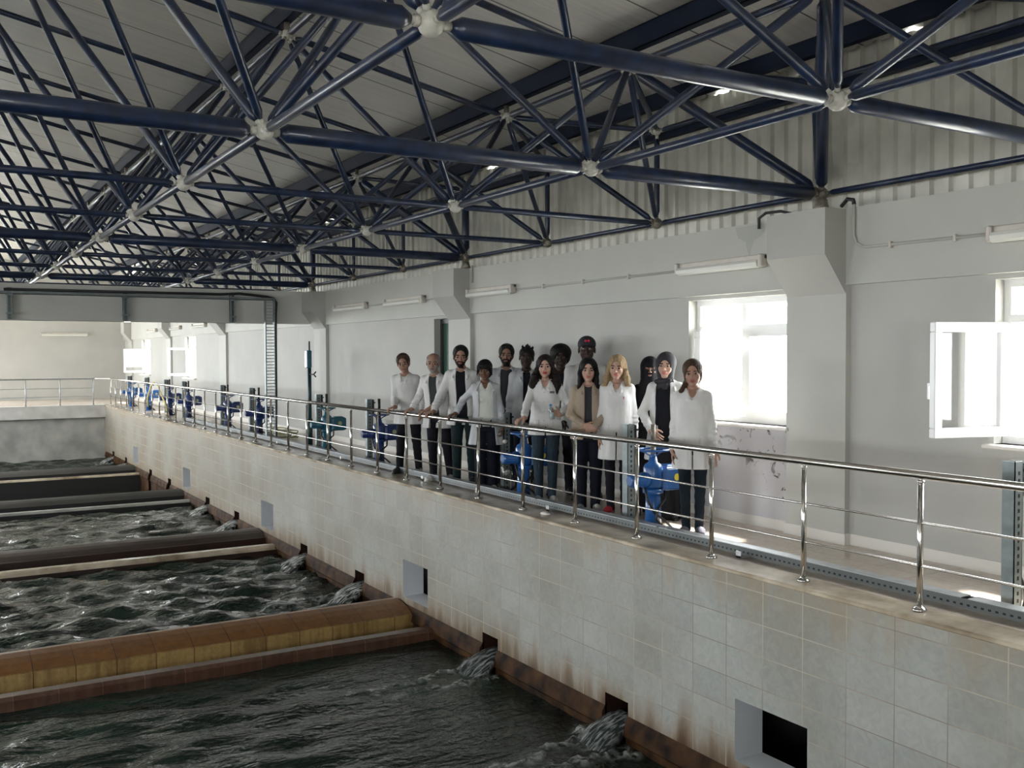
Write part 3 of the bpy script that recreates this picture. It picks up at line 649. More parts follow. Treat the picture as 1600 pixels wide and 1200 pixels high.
# cable tray along the coping
t = MB(); t.prism([(5.86, DZ+.02), (5.86, DZ+.085), (5.864, DZ+.085), (5.864, DZ+.024), (5.955, DZ+.024), (5.955, DZ+.085), (5.96, DZ+.085), (5.96, DZ+.02)], 1, 2.2, 26.0)
TR = empty('cable_tray'); tag(TR, 'slotted grey cable tray lying along the walkway edge', 'cable tray')
t.build('tray_body', M['slots'], TR)
t = MB()
for a, b in [(2.2, 3.95), (4.0, 7.1), (7.13, 9.2), (9.24, 12.4), (12.43, 15.6), (15.62, 19.0), (19.03, 22.3), (22.33, 26.0)]: t.box(5.856, 5.964, a, b, DZ+.086, DZ+.092)
t.build('tray_cover', M['galv'], TR)
for y in (3.35, 6.0, 8.9, 12.0, 15.0, 18.3, 21.5, 25.0):
    t = MB(); t.box(5.80, 5.99, y-.03, y+.03, DZ+.004, DZ+.02); t.box(5.80, 5.806, y-.03, y+.03, DZ+.004, DZ+.06); t.build('support_foot', M['galv'], TR)
# ------------------------------------------------------------------ lamps on the right wall
def lamp(y0, y1, z=.88, lb='', old=False, nm='fluorescent_lamp'):
    t = empty(nm, (WX, (y0+y1)/2, z)); L = (y1-y0)/2; tag(t, lb, 'lamp', 'unlit wall strip lamps')
    b = MB(); b.box(-.055, .0, -L, L, .02, .075, 0, .01); b.box(-.10, -.0, -L, -L+.045, -.05, .075, 0, .012); b.box(-.10, 0, L-.045, L, -.05, .075, 0, .012)
    b.build('housing', M['lampbody'], t)
    d = MB(); P = [(-.02, .02), (-.095, .02), (-.115, -.005), (-.105, -.04), (-.07, -.058), (-.02, -.05)]
    d.prism([(x, z_) for x, z_ in P], 1, -L+.045, L-.045); d.build('diffuser', M['lens'], t)
    return t
LAMPS = [(3.25, 4.55, 'unlit strip lamp at the right edge above the open window'), (6.86, 8.12, 'unlit strip lamp left of the big corbel, above the bright window'),
         (11.50, 12.80, 'unlit strip lamp just right of the second corbel'), (14.28, 15.80, 'unlit strip lamp between the conduit gap and the second corbel'), (16.65, 18.20, 'unlit strip lamp next to the girder'),
         (28.3, 29.8, 'small strip lamp seen under the girder above the nearer far window'), (31.4, 32.8, 'far strip lamp above and beyond the far windows'), (35.0, 36.4, 'far strip lamp just under the girder near the end wall'), (23.6, 25.2, 'strip lamp peeking below the girder edge')]
for a, b, lb in LAMPS: lamp(a, b, lb=lb, z=.88 if a < 20 else .84)
l = lamp(-.85, .85, lb='far strip lamp on the end wall', z=.75); l.rotation_euler.z = math.pi/2; l.location = (4.85, Y1, .80)
def pipe(pts, lb, clips=()):
    t = empty('conduit_pipe', pts[0]); o = Vector(pts[0]); tag(t, lb, 'conduit', 'white conduits on the upper wall band')
    mb = MB(); mb.tube([Vector(p)-o for p in pts], .013, 8); mb.build('pipe', M['wall'], t)
    for c in clips: mb = MB(); c = Vector(c)-o; mb.box(c.x-.02, c.x+.02, c.y-.012, c.y+.012, c.z-.028, c.z+.028, 0, .005); mb.build('clip', M['lampbody'], t)
X_ = WX-.02
pipe([(X_, 5.83, 1.30), (X_, 5.83, 1.02), (X_, 5.80, .95), (X_, 5.72, .91), (X_, 4.58, .90)], 'white conduit dropping beside the big corbel and running to the right lamp', [(X_, 5.45, .905), (X_, 4.85, .90)])
pipe([(X_, 8.15, .88), (X_, 11.45, .88)], 'white conduit between the lamps over the group', [(X_, 9.0, .88), (X_, 9.9, .88), (X_, 10.8, .88)])
pipe([(X_, 15.84, .88), (X_, 16.6, .88)], 'short conduit joining the two lamps near the girder')
pipe([(X_, 12.72, 1.3), (X_, 12.72, 1.05)], 'short white conduit stub beside the second corbel')
pipe([(X_, 13.5, .88), (X_, 14.24, .88)], 'short conduit between the second corbel and its lamp')
mb = MB(); mb.tube([(6.98, 5.83, 1.29), (6.98, 5.84, 1.33), (6.98, 5.9, 1.345), (7.02, 6.0, 1.30)], .018, 8); tag(mb.build('cable_loop', M['dark']), 'short black cable loop over the right side of the big corbel', 'cable')
mb = MB(); mb.tube([(6.97, 6.95, 1.20), (6.97, 6.95, 1.30), (6.99, 6.88, 1.345), (7.0, 6.7, 1.34), (7.05, 6.5, 1.28)], .014, 8); tag(mb.build('cable_loop', M['dark']), 'black cable loop over the left side of the big corbel', 'cable')
# ------------------------------------------------------------------ cable ladder on the girder
CL = empty('cable_ladder', (6.0, 19.35, 1.1)); tag(CL, 'steel cable ladder along the girder, bending down to the walkway', 'cable ladder'); o_ = Vector((6.0, 19.35, 1.1))
def part(mb, name, m, p): return mb.build(name, m, p)
for dz in (0, .045):
    mb = MB(); mb.box(-13, .10, -.10+.0, -.07, -.02+dz*.6, .0+dz*.6); part(mb, 'side_rail', M['dgalv'], CL)
mb = MB(); mb.box(-13, .08, -.10, .1, -.02, -.012); part(mb, 'tray_floor', M['dgalv'], CL)
for dx in (-.10, .08):
    mb = MB(); mb.box(dx, dx+.02, -.09, .0, -2.78, 0); part(mb, 'side_rail', M['dgalv'], CL)
for k in range(44):
    z = -.06-k*.062; mb = MB(); mb.box(-.09, .085, -.06, -.035, z-.008, z+.008); part(mb, 'rung', M['galv'], CL)
mb = MB(); mb.tube([(-4.7, .02, .06), (-.95, 0, .075), (-.6, -.02, .10), (-.05, -.02, .05), (.10, -.02, .02), (.145, -.02, -.06), (.13, -.02, -.35), (.125, -.02, -2.0), (.12, 0, -2.75)], .026, 8); part(mb, 'cable_bundle', M['dark'], CL)
for x in (1.39, 3.31, 5.29):
    t = empty('wall_bracket', (x, 19.4, .9))
    tag(t, {1.39: 'slotted bracket on the girder at the left picture edge', 3.31: 'slotted bracket on the girder above the far lamp', 5.29: 'slotted bracket on the girder next to the ladder bend'}.get(x, 'slotted bracket on the girder beyond the frame'), 'bracket', 'slotted brackets on the girder')
    mb = MB(); mb.box(-.035, -.02, -.02, .10, -.26, .30); mb.box(.02, .035, -.02, .10, -.26, .30); mb.box(-.035, .035, .06, .10, -.26, .30)
    for k in range(11): mb.box(-.03, .03, -.0, .02, -.25+k*.05, -.235+k*.05)
    mb.build('slotted_post', M['dgalv'], t); 
    for q in (-.17, .16): mb = MB(); mb.box(-.06, .05, -.10, .02, q, q+.03); mb.build('cantilever_arm', M['dgalv'], t)
# ------------------------------------------------------------------ valve actuators
def actuator(y, blue, lb, x=6.05, lab='yellow'):
    t = empty('valve_actuator', (x, y*.981, DZ), math.pi/2); tag(t, lb, 'valve actuator', 'electric valve actuators on the walkway')
    p = MB(); p.tube([(0, 0, 0), (0, 0, .02)], .12, 18); p.tube([(0, 0, .02), (0, 0, .40)], [.082, .070], 18); p.tube([(0, 0, .36), (0, 0, .40)], .10, 18)
    p.build('pedestal', blue, t)
    g = MB(); g.tube([(0, 0, .40), (0, 0, .43), (0, 0, .60), (0, 0, .635), (0, 0, .655), (0, 0, .71)], [.075, .095, .095, .078, .045, .036], 20); g.build('gearbox', blue, t)
    m = MB(); m.tube([(0, .08, .49), (0, .13, .49), (0, .14, .49), (0, .27, .49), (0, .29, .49)], [.075, .075, .062, .062, .045], 16)
    for k in range(8):
        a = k*math.pi/4; m.box(math.cos(a)*.062-.004, math.cos(a)*.062+.004, .15, .26, .49+math.sin(a)*.062-.004, .49+math.sin(a)*.062+.004)
    m.build('motor', blue, t)
    b = MB(); b.box(-.10, .11, -.33, -.06, .38, .61, 0, .025); b.box(-.115, -.095, -.315, -.075, .395, .595, 0, .02); b.box(-.06, .06, -.28, -.12, .60, .625, 0, .01); bx = b.build('control_box', blue, t)
    l = MB(); l.tube([(-.116, -.20, .51), (-.120, -.20, .51)], .034, 20); l.build('sticker', M[lab], bx)
    w = MB(); n = 24
    w.tube([(.15*math.cos(2*math.pi*k/n), .15*math.sin(2*math.pi*k/n), .775) for k in range(n+1)], .011, 8, cap=False)
    for k in range(3):
        a = 2*math.pi*k/3+.5; w.tube([(0, 0, .70), (.075*math.cos(a), .075*math.sin(a), .74), (.15*math.cos(a), .15*math.sin(a), .775)], .009, 8)
    w.tube([(0, 0, .69), (0, 0, .73)], .028, 12); w.build('handwheel', blue, t)
    s = MB(); s.tube([(0, 0, .72), (0, 0, .80)], .026, 10, 0); s.tube([(0, 0, .80), (0, 0, 1.02)], .022, 10, 0); s.build('stem_cover', M['dark'] if lab != 'yellow' else M['dirty_steel'], t)
    c = MB(); c.tube([(-.02, -.12, .40), (-.06, -.10, .30), (-.10, .02, .22), (-.12, .06, .12), (-.10, -.05, .04), (-.10, -.16, .012)], .012, 8)
    c.tube([(-.02, .12, .42), (-.07, .12, .30), (-.08, .05, .18), (-.10, -.06, .10), (-.10, -.16, .012)], .012, 8); c.build('cable', M['dark'], t)
def post(y, lb, x=6.22, h=.98):
    t = empty('cable_post', (x, y, DZ), math.pi/2); tag(t, lb, 'steel post', 'slotted cable posts beside the actuators')
    p = MB(); p.box(-.045, -.039, -.045, .045, 0, h); p.box(-.045, .045, -.045, -.039, 0, h); p.box(-.045, .045, .039, .045, 0, h)
    p.box(-.06, .06, -.06, .06, 0, .012)
    s = p
    for k in range(int(h/.05)-1): s.box(-.0475, -.0455, -.009, .009, .04+k*.05, .065+k*.05, 1)
    for k in range(int(h/.05)-1): s.box(.012, .026, -.0475, -.0455, .04+k*.05, .065+k*.05, 1)
    p.build('channel', [M['dgalv'], M['dark']], t)
    b = MB(); b.box(-.03, .04, -.085, -.047, h-.24, h-.01, 0, .006); b.box(-.04, -.02, -.10, -.06, h-.07, h-.05); b.box(-.04, -.02, -.10, -.06, h-.19, h-.17); b.build('junction_box', M['dark'], t)
    c = MB(); c.tube([(.0, -.06, h-.24), (.01, -.07, .4), (0, -.09, .2), (-.01, -.14, .10), (-.03, -.12, .04), (-.06, -.05, .02)], .013, 8); c.build('cable', M['dark'], t)
ACT = [(3.35, 'actblue', 'blue actuator just outside the right picture edge'), (7.56, 'actblue', 'bright blue actuator with yellow sticker, nearest, in front of the woman in black abaya'), (9.98, 'actblue', 'blue actuator with plastic bags tied to it, behind the bottle-holding woman'),
       (14.28, 'act_navy_shade', 'navy blue actuator left of the leaning grey-haired man'), (16.6, 'actteal', 'teal green actuator beside the tall teal pole'), (20.65, 'act_navy_shade', 'dark actuator next to the foot of the cable ladder'),
       (23.1, 'act_navy_shade', 'dark actuator under the girder, second beyond the cable ladder'), (27.0, 'act_navy_shade', 'dark backlit actuator below the bright far window'), (29.3, 'act_navy_shade', 'actuator with yellow hose looped over it'),
       (32.3, 'actblue', 'light blue actuator in the sunlit far hall, nearer of two'), (35.2, 'actblue', 'light blue actuator at the far end of the walkway')]
for y, m_, lb in ACT[1:]: actuator(y, M[m_], lb, lab='yellow' if y < 12 else 'dimlabel')
PST = [(3.88, 'grey slotted post with black box at the right picture edge'), (8.02, 'grey slotted post in front of the blonde woman'), (10.5, 'grey slotted post between the two dark-haired women'), (14.82, 'grey slotted post beside the navy actuator'),
       (17.18, 'grey slotted post between the teal pole and teal actuator'), (21.4, 'dark slotted post beside the actuator by the ladder'), (23.8, 'dark slotted post, first beyond the cable ladder'), (27.8, 'black slotted post under the far window'),
       (30.1, 'black slotted post behind the yellow hose'), (33.0, 'slotted post in the sunlit far hall, nearer'), (36.0, 'slotted post in the sunlit far hall, last one')]
for y, lb in PST: post(y, lb)
# tall teal pole with control box
t = empty('control_pole', (6.3, 17.85, DZ)); tag(t, 'tall dark teal pole carrying a small blue control box', 'control pole')
mb = MB(); mb.tube([(0, 0, 0), (0, 0, 1.66)], .035, 12); mb.tube([(0, 0, 1.66), (0, 0, 1.95)], [.018, .014], 10); mb.tube([(0, 0, 0), (0, 0, .5)], .05, 12); mb.build('pole', mat('dark_teal_pole_paint', (.008, .035, .04), .4), t)
mb = MB(); mb.box(-.10, .0, -.14, -.02, 1.45, 1.78, 0, .012); mb.build('control_box', M['actteal'], t)
mb = MB(); mb.tube([(0, 0, 1.33), (-.0, -.22, 1.33), (-.0, -.34, 1.38)], .013, 8); mb.tube([(0, -.22, 1.33), (0, -.34, 1.29)], .012, 8); mb.build('cable_arm', M['dark'], t)
# hoses
mb = MB(); R_ = [(5.9, 28.2, DZ+.03), (5.85, 28.5, -1.3), (5.70, 28.6, -.85), (5.62, 28.7, -.765), (5.57, 28.85, -.85), (5.50, 29.0, -1.2), (5.53, 29.1, -1.45)]
tag(mb.build('hose', M['hose']) if mb.tube(R_, .022, 8) is None else None, 'yellow hose hung over the railing in the far hall', 'hose')
mb = MB(); pts = []
for k in range(150):
    a = k*.22; r = .40+.10*math.sin(k*.05)+.03*math.sin(a*.7); pts.append((6.45+r*.8*math.cos(a)*.6, 20.0+r*1.6*math.sin(a), DZ+.02+.0008*k+.012*math.sin(k)))
mb.tube(pts, .014, 6); tag(mb.build('hose', mat('olive_hose_rubber', (.20, .20, .07), .5)), 'olive hose coiled on the floor by the cable ladder', 'hose')
# plastic bags tied on the second actuator, paper scrap on the coping
def bag(x, y, z, s, lb):
    V = []; n, m = 18, 12; rg = random.Random(int(y*1000))
    for i in range(m+1):
        v = i/m; r = s*(.06+.94*math.sin(math.pi*min(1, v*1.02)**.8)**.8) if v < .98 else .01
        for k in range(n):
            a = 2*math.pi*k/n; rr = r*(1+.14*math.sin(3*a+5*v)+rg.uniform(-.07, .07)); V.append((x+rr*.55*math.cos(a), y+rr*.8*math.sin(a), z-v*s*2.3))
    mb = MB(); mb.mesh(V, [(i*n+k, i*n+(k+1) % n, (i+1)*n+(k+1) % n, (i+1)*n+k) for i in range(m) for k in range(n)], 0, True); return tag(mb.build('plastic_bag', M['bag']), lb, 'plastic bag', 'clear plastic bags')
bag(5.84, 9.83, DZ+.44, .11, 'clear plastic bag hanging on the left side of the second blue actuator'); bag(6.14, 9.78, DZ+.44, .12, 'clear plastic bag hanging under the box of the second blue actuator')
mb = MB(); mb.ball((5.66, 8.72, DZ+.012), .05, 10, sc=(1, 1.5, .35)); tag(mb.build('paper_scrap', M['soap']), 'small crumpled white scrap lying on the rusty coping', 'paper scrap')
# ================================================================== PEOPLE
class SDF:
    """signed-distance field on a grid; shapes are blended in and the skin is pulled out as one closed mesh"""
    def __init__(s, lo, hi, h):
        s.lo = np.array(lo, float); s.h = h; s.n = np.ceil((np.array(hi)-s.lo)/h).astype(int)+1
        s.a = np.full(s.n, .5, np.float32)
        s.ax = [s.lo[k]+h*np.arange(s.n[k]) for k in range(3)]
    def sub(s, lo, hi, m):
        sl = []
        for k in range(3):
            i = max(0, int((lo[k]-m-s.lo[k])/s.h)); j = min(s.n[k], int((hi[k]+m-s.lo[k])/s.h)+2)
            if j <= i: return None, None
            sl.append(slice(i, j))
        g = np.meshgrid(*[s.ax[k][sl[k]] for k in range(3)], indexing='ij', sparse=True)
        return tuple(sl), g
    def put(s, sl, d, k, op):
        a = s.a[sl]; d = d.astype(np.float32)
        if op == 'u':
            if k > 0: hh = np.clip(.5+.5*(a-d)/k, 0, 1); r = a*(1-hh)+d*hh-k*hh*(1-hh)
            else: r = np.minimum(a, d)
        elif op == 's':
            if k > 0: hh = np.clip(.5-.5*(a+d)/k, 0, 1); r = a*(1-hh)-d*hh+k*hh*(1-hh)
            else: r = np.maximum(a, -d)
        else: r = np.maximum(a, d)
        s.a[sl] = r
    def cap(s, a, b, ra, rb=None, k=.02, op='u'):
        rb = ra if rb is None else rb; a = np.array(a, float); b = np.array(b, float); R = max(ra, rb)
        sl, g = s.sub(np.minimum(a, b)-R, np.maximum(a, b)+R, k+.04)
        if sl is None: return
        ab = b-a; L = float(ab@ab)+1e-9
        t = np.clip(((g[0]-a[0])*ab[0]+(g[1]-a[1])*ab[1]+(g[2]-a[2])*ab[2])/L, 0, 1)
        d = np.sqrt((g[0]-a[0]-t*ab[0])**2+(g[1]-a[1]-t*ab[1])**2+(g[2]-a[2]-t*ab[2])**2)-(ra+(rb-ra)*t)
        s.put(sl, d, k, op)
    def ell(s, c, r, R=None, k=.02, op='u'):
        c = np.array(c, float); r = np.array(r, float); m = r if R is None else np.full(3, r.max())
        sl, g = s.sub(c-m, c+m, k+.04)
        if sl is None: return
        q = [g[i]-c[i] for i in range(3)]
        if R is not None: q = [R[0][i]*q[0]+R[1][i]*q[1]+R[2][i]*q[2] for i in range(3)]
        k0 = np.sqrt(sum((q[i]/r[i])**2 for i in range(3))); k1 = np.sqrt(sum((q[i]/r[i]**2)**2 for i in range(3)))
        s.put(sl, k0*(k0-1)/np.maximum(k1, 1e-6), k, op)
    def box(s, lo, hi, k=0, op='u', r=0):
        c = (np.array(lo)+np.array(hi))/2; hf = (np.array(hi)-np.array(lo))/2-r
        sl, g = s.sub(np.array(lo), np.array(hi), k+.04)
        if sl is None: return
        q = [np.abs(g[i]-c[i])-hf[i] for i in range(3)]
        d = np.sqrt(sum(np.maximum(x, 0)**2 for x in q))+np.minimum(np.maximum(np.maximum(q[0], q[1]), q[2]), 0)-r
        s.put(sl, d, k, op)
    def loft(s, tab, k=.02, op='u', fold=0, nf=9, ph=0, zt=1.0, sq=2.0):
        """tab rows z,cx,cy,rx,ry"""
        T = np.array(sorted(tab), float); z0, z1 = T[0, 0], T[-1, 0]; m = T[:, 3:].max()
        lo = (T[:, 1].min()-m, T[:, 2].min()-m, z0); hi = (T[:, 1].max()+m, T[:, 2].max()+m, z1)
        sl, g = s.sub(lo, hi, k+.04)
        if sl is None: return
        z = g[2].ravel(); f = lambda c: np.interp(z, T[:, 0], T[:, c])[None, None, :]
        x = g[0]-f(1); y = g[1]-f(2); rx, ry = f(3), f(4)
        if fold:
            th = np.arctan2(y/ry, x/rx); w = np.clip((zt-g[2])/.5, .12, 1)
            w = fold*w*(np.sin(nf*th+ph+3*g[2])+.5*np.sin((nf*2-1)*th+ph*2-5*g[2])); rx = rx*(1+w); ry = ry*(1+w)
        d = ((np.abs(x/rx)**sq+np.abs(y/ry)**sq)**(1/sq)-1)*np.minimum(rx, ry)
        d = np.maximum(d, np.maximum(z0-g[2], g[2]-z1)); s.put(sl, d, k, op)
    def mesh(s):
        a = s.a; n = s.n; ins = a < 0
        cell = sum(ins[i:n[0]-1+i, j:n[1]-1+j, k:n[2]-1+k].astype(np.int8) for i in (0, 1) for j in (0, 1) for k in (0, 1))
        act = (cell > 0) & (cell < 8); ci = np.argwhere(act)
        if len(ci) == 0: return None, None
        idx = np.full(act.shape, -1, np.int32); idx[act] = np.arange(len(ci))
        cs = [(i, j, k) for i in (0, 1) for j in (0, 1) for k in (0, 1)]
        val = {c: a[ci[:, 0]+c[0], ci[:, 1]+c[1], ci[:, 2]+c[2]] for c in cs}
        P = np.zeros((len(ci), 3)); W_ = np.zeros(len(ci))
        for c in cs:
            for ax_ in range(3):
                if c[ax_]: continue
                e = list(c); e[ax_] = 1; e = tuple(e); va, vb = val[c], val[e]; mk = (va < 0) != (vb < 0)
                t = np.where(mk, va/np.where(mk, va-vb, 1), 0); q = np.tile(np.array(c, float), (len(ci), 1)); q[:, ax_] = t
                P += q*mk[:, None]; W_ += mk
        V = s.lo+(ci+P/W_[:, None])*s.h; Q = []
        for ax_ in range(3):
            u, v = [(1, 2), (2, 0), (0, 1)][ax_]
            sa = [slice(None)]*3; sb = [slice(None)]*3; sa[ax_] = slice(0, -1); sb[ax_] = slice(1, None)
            A, Bm = ins[tuple(sa)], ins[tuple(sb)]; e = np.argwhere(A != Bm); e = e[(e[:, u] > 0) & (e[:, v] > 0) & (e[:, u] < n[u]-1) & (e[:, v] < n[v]-1)]
            fl = A[e[:, 0], e[:, 1], e[:, 2]]
            def at(du, dv): q = e.copy(); q[:, u] -= du; q[:, v] -= dv; return idx[q[:, 0], q[:, 1], q[:, 2]]
            q = np.stack([at(1, 1), at(0, 1), at(0, 0), at(1, 0)], -1); q[~fl] = q[~fl][:, ::-1]; Q.append(q)
        Q = np.concatenate(Q); return V, Q[(Q >= 0).all(1)]
def cloth(name, col, rough=.85, bump=.8, sc=9):
    return mat(name, col, rough, spec=.15, noise=.10, nscale=5, bump=bump, bscale=sc, bstretch=(1, 1, .35), bdist=.03)
PM = {'coat': cloth('white_cotton_coat', (.68, .67, .65)), 'coatgrey': cloth('greyish_white_cotton_coat', (.52, .53, .54)), 'black': cloth('black_cloth', (.012, .012, .016)),
      'navy': cloth('navy_trouser_cloth', (.009, .010, .017)), 'jeans': cloth('blue_denim', (.030, .046, .062), sc=40), 'djeans': cloth('dark_blue_denim', (.012, .019, .027), sc=40), 'gjeans': cloth('grey_green_denim', (.016, .028, .030), sc=40),
      'cream': cloth('cream_blouse', (.62, .62, .56)), 'beige': cloth('beige_jacket_cloth', (.36, .29, .22)), 'dgrey': cloth('dark_grey_shirt', (.05, .055, .055)), 'charcoal': cloth('charcoal_blouse', (.04, .04, .045)),
      'white_shoe': mat('white_shoe_leather', (.72, .70, .68), .5, noise=.1, nscale=20), 'black_shoe': mat('black_shoe_leather', (.015, .015, .015), .4), 'grey_shoe': mat('lilac_grey_knit_shoe', (.20, .20, .26), .7, bump=.3, bscale=60),
      'red_shoe': mat('red_shoe', (.42, .015, .03), .45), 'sole': mat('pale_rubber_sole', (.60, .56, .52), .6), 'eye': mat('eye_white', (.22, .19, .17), .25), 'iris': mat('dark_iris', (.015, .010, .008), .1), 'lip': None,
      'abaya': cloth('black_abaya_cloth', (.010, .010, .012), .75), 'hijab': cloth('charcoal_headscarf', (.035, .032, .037), .7)}
HAIRM = {k: mat(k+'_hair', c, .6, spec=.2, noise=.35, nscale=40, bump=.6, bscale=70) for k, c in dict(black=(.008, .007, .007), brown=(.03, .017, .010), dark_brown=(.014, .009, .007), grey=(.16, .13, .10), white=(.34, .31, .28), blonde=(.36, .25, .14), light_brown=(.07, .042, .026)).items()}
SKIN = {k: mat(k+'_skin', tuple(v*.85 for v in c), .5, spec=.3, noise=.07, nscale=20) for k, c in dict(fair=(.58, .36, .27), warm=(.42, .24, .17), tan=(.30, .165, .11), brown=(.17, .085, .052), dark=(.045, .024, .018)).items()}
LIPS = {k: mat(k+'_lips', c, .4) for k, c in dict(fair=(.45, .14, .12), warm=(.30, .10, .085), tan=(.20, .075, .06), brown=(.12, .045, .035), dark=(.05, .02, .018), red=(.38, .03, .035)).items()}
def rotm(yaw=0, pitch=0, roll=0):
    """columns: local x,y,z ; yaw about z, pitch nods forward (towards -y), roll tilts towards +x"""
    cy, sy = math.cos(yaw), math.sin(yaw); cp, sp = math.cos(pitch), math.sin(pitch); cr, sr = math.cos(roll), math.sin(roll)
    Rz = np.array([[cy, -sy, 0], [sy, cy, 0], [0, 0, 1]]); Rx = np.array([[1, 0, 0], [0, cp, -sp], [0, sp, cp]]); Ry = np.array([[cr, 0, sr], [0, 1, 0], [-sr, 0, cr]])
    return Rz@Rx@Ry
def unit(v): v = np.array(v, float); return v/(np.linalg.norm(v)+1e-9)
def ik(S, Wt, l1, l2, hint):
    S, Wt = np.array(S, float), np.array(Wt, float); d = np.linalg.norm(Wt-S); 
    if d > (l1+l2)*.985: Wt = S+(Wt-S)/d*(l1+l2)*.985; d = (l1+l2)*.985
    a = (l1*l1-l2*l2+d*d)/(2*d); h = math.sqrt(max(0, l1*l1-a*a)); u = (Wt-S)/d; n = np.array(hint, float); n = unit(n-u*(n@u))
    return S+u*a+n*h, Wt
def hand(g, w, f, n, l, curl=.5, grip=False):
    """five fingers: f fingers' direction, n palm normal, l towards the thumb"""
    f = unit(f); n = np.array(n, float); n = unit(n-f*(n@f)); l0 = np.cross(f, n); l = l0 if l0@np.array(l, float) > 0 else -l0
    w = np.array(w, float); g.cap(w-f*.02, w+f*.012, .024, .026, k=.02)
    offs = (.030, .010, -.011, -.030); lens = (.072, .081, .075, .060)
    for q, (o, L) in enumerate(zip(offs, lens)):
        kn = w+f*(.086-(.008 if q == 3 else 0)-.004*(q == 0))+l*o; g.cap(w+f*.015+l*o*.7, kn, .0125, .0105, k=.012)
        p = kn; a = curl*(.75+.08*q); ang = a*.7
        for sg, fr in enumerate((.45, .30, .25)):
            dv = f*math.cos(ang)+n*math.sin(ang)+l*(.05*(1.5-q))*(0 if grip else 1); e = p+unit(dv)*L*fr; g.cap(p, e, .0088-.0008*sg, .0082-.0008*sg, k=.0035); p = e; ang += a
    b = w+f*.022+l*.026; t1 = b+unit(f*.65+l*.75+n*.35)*.038; t2 = t1+unit(f*.9+l*.35+n*(.5+curl*.4))*.032; t3 = t2+unit(f*.85+l*.0+n*(.6+curl*.5))*.024
    g.cap(w+f*.012+l*.012, b, .016, .013, k=.012); g.cap(b, t1, .0125, .0105, k=.008); g.cap(t1, t2, .0100, .0092, k=.003); g.cap(t2, t3, .0092, .0078, k=.003)
def person(P):
    th = P['rz']; H = P['h']; s = H/1.72; base = np.array(P['pos'], float); c_, s_ = math.cos(th), math.sin(th)
    fem = P.get('fem', 0); wide = P.get('wide', 1.0)
    def loc(w): d = (np.array(w, float)-base)/s; return np.array([c_*d[0]+s_*d[1], -s_*d[0]+c_*d[1], d[2]])
    def dloc(v): v = np.array(v, float); return np.array([c_*v[0]+s_*v[1], -s_*v[0]+c_*v[1], v[2]])
    lean = np.array(P.get('lean', (0, 0)), float)
    def U(z): return lean*max(0, (z-.92)/.8)
    def up_(x, y, z): o = U(z); return np.array([x+o[0], y+o[1], z])
    root = empty('person', tuple(base), th); root.scale = (s, s, s); tag(root, P['label'], 'person', P.get('group'))
    # skeleton
    sw = (.132 if fem else .155)*wide; SR = up_(-sw, .0, 1.365); SL_ = up_(sw, .0, 1.365)
    arms = {}
    for side, S in (('a', SR), ('b', SL_)):        # a: the viewer's left arm, b: the viewer's right arm
        sg = -1 if side == 'a' else 1; A = P.get(side, {'rest': 1})
        if 'world' in A: w = loc(A['world'])
        elif 'loc' in A: w = np.array(A['loc'], float)
        else: w = up_(sg*(sw+.065), -.03, .80); w[:2] -= U(.9)*.6
        el, w = ik(S, w, .285, .255, A.get('hint', (sg*.30, .9, -.1)))
        if 'fw' in A: f, n, l = dloc(A['fw']), dloc(A['nw']), dloc(A['lw'])
        elif 'f' in A: f, n, l = A['f'], A['n'], A['l']
        else: f, n, l = (0, -.12, -1), (-sg, 0, 0), (0, -1, 0)
        arms[side] = (S, el, w, f, n, l, A.get('curl', .35), A.get('grip', False))
    st = P.get('stance', .075 if fem else .10); fx = P.get('feet', ((-st, -.02), (st, .0)))
    hips = [np.array([-.085*wide, 0, .90]), np.array([.085*wide, 0, .90])]; ank = [np.array([fx[0][0], fx[0][1]+.03, .085]), np.array([fx[1][0], fx[1][1]+.03, .085])]
    knee = [hips[q]*.5+ank[q]*.5+np.array([0, -.025, .0]) for q in (0, 1)]
    HS = 1.13; hc = up_(0, -.022, 1.590)+np.array(list(P.get('hoff', (0, 0, 0)))); R = rotm(*P.get('head', (0, 0, 0)))
    Hd = lambda x, y, z: hc+R@(np.array([x, y, z])*HS)
    class SD(SDF):
        def ell(s_, c, r, R=None, k=.02, op='u'): SDF.ell(s_, c, np.array(r)*(HS if R is not None else 1), R, k, op)
    # ---- body
    allp = np.array([a_ for k in arms for a_ in arms[k][:3]]+[hc])
    lo = (min(-.30, allp[:, 0].min()-.16), min(-.22, allp[:, 1].min()-.16), -.01); hi = (max(.30, allp[:, 0].max()+.16), max(.22, allp[:, 1].max()+.16), 1.76)
    g = SD(lo, hi, .0052)
    tw = (.145 if fem else .158)*wide; ty = .098*wide
    T = [(z, U(z)[0], U(z)[1], rx, ry) for z, rx, ry in ((.80, tw*1.0, ty*.95), (.92, tw*1.08, ty*1.12), (1.05, tw*.90, ty*.95), (1.20, tw*.97, ty*1.02), (1.31, tw*.98, ty*1.0), (1.375, tw*.85, ty*.82), (1.42, tw*.48, ty*.58))]
    g.loft(T, k=.01)
    g.cap(SR, SL_, .046, k=.04)
    for q in (-1, 1): g.cap(up_(q*.03, .02, 1.43), up_(q*sw*.75, .01, 1.375), .034, .034, k=.03)
    g.cap(up_(0, .018, 1.40), Hd(0, .025, -.055), .057 if not fem else .050, .050 if not fem else .044, k=.035)
    g.ell(Hd(0, .014, .036), (.075, .094, .080), R, k=0); g.ell(Hd(0, -.012, -.028), (.063 if not fem else .060, .074, .078), R, k=.02)
    g.ell(Hd(0, -.056, -.094), (.026, .022, .018), R, k=.025)
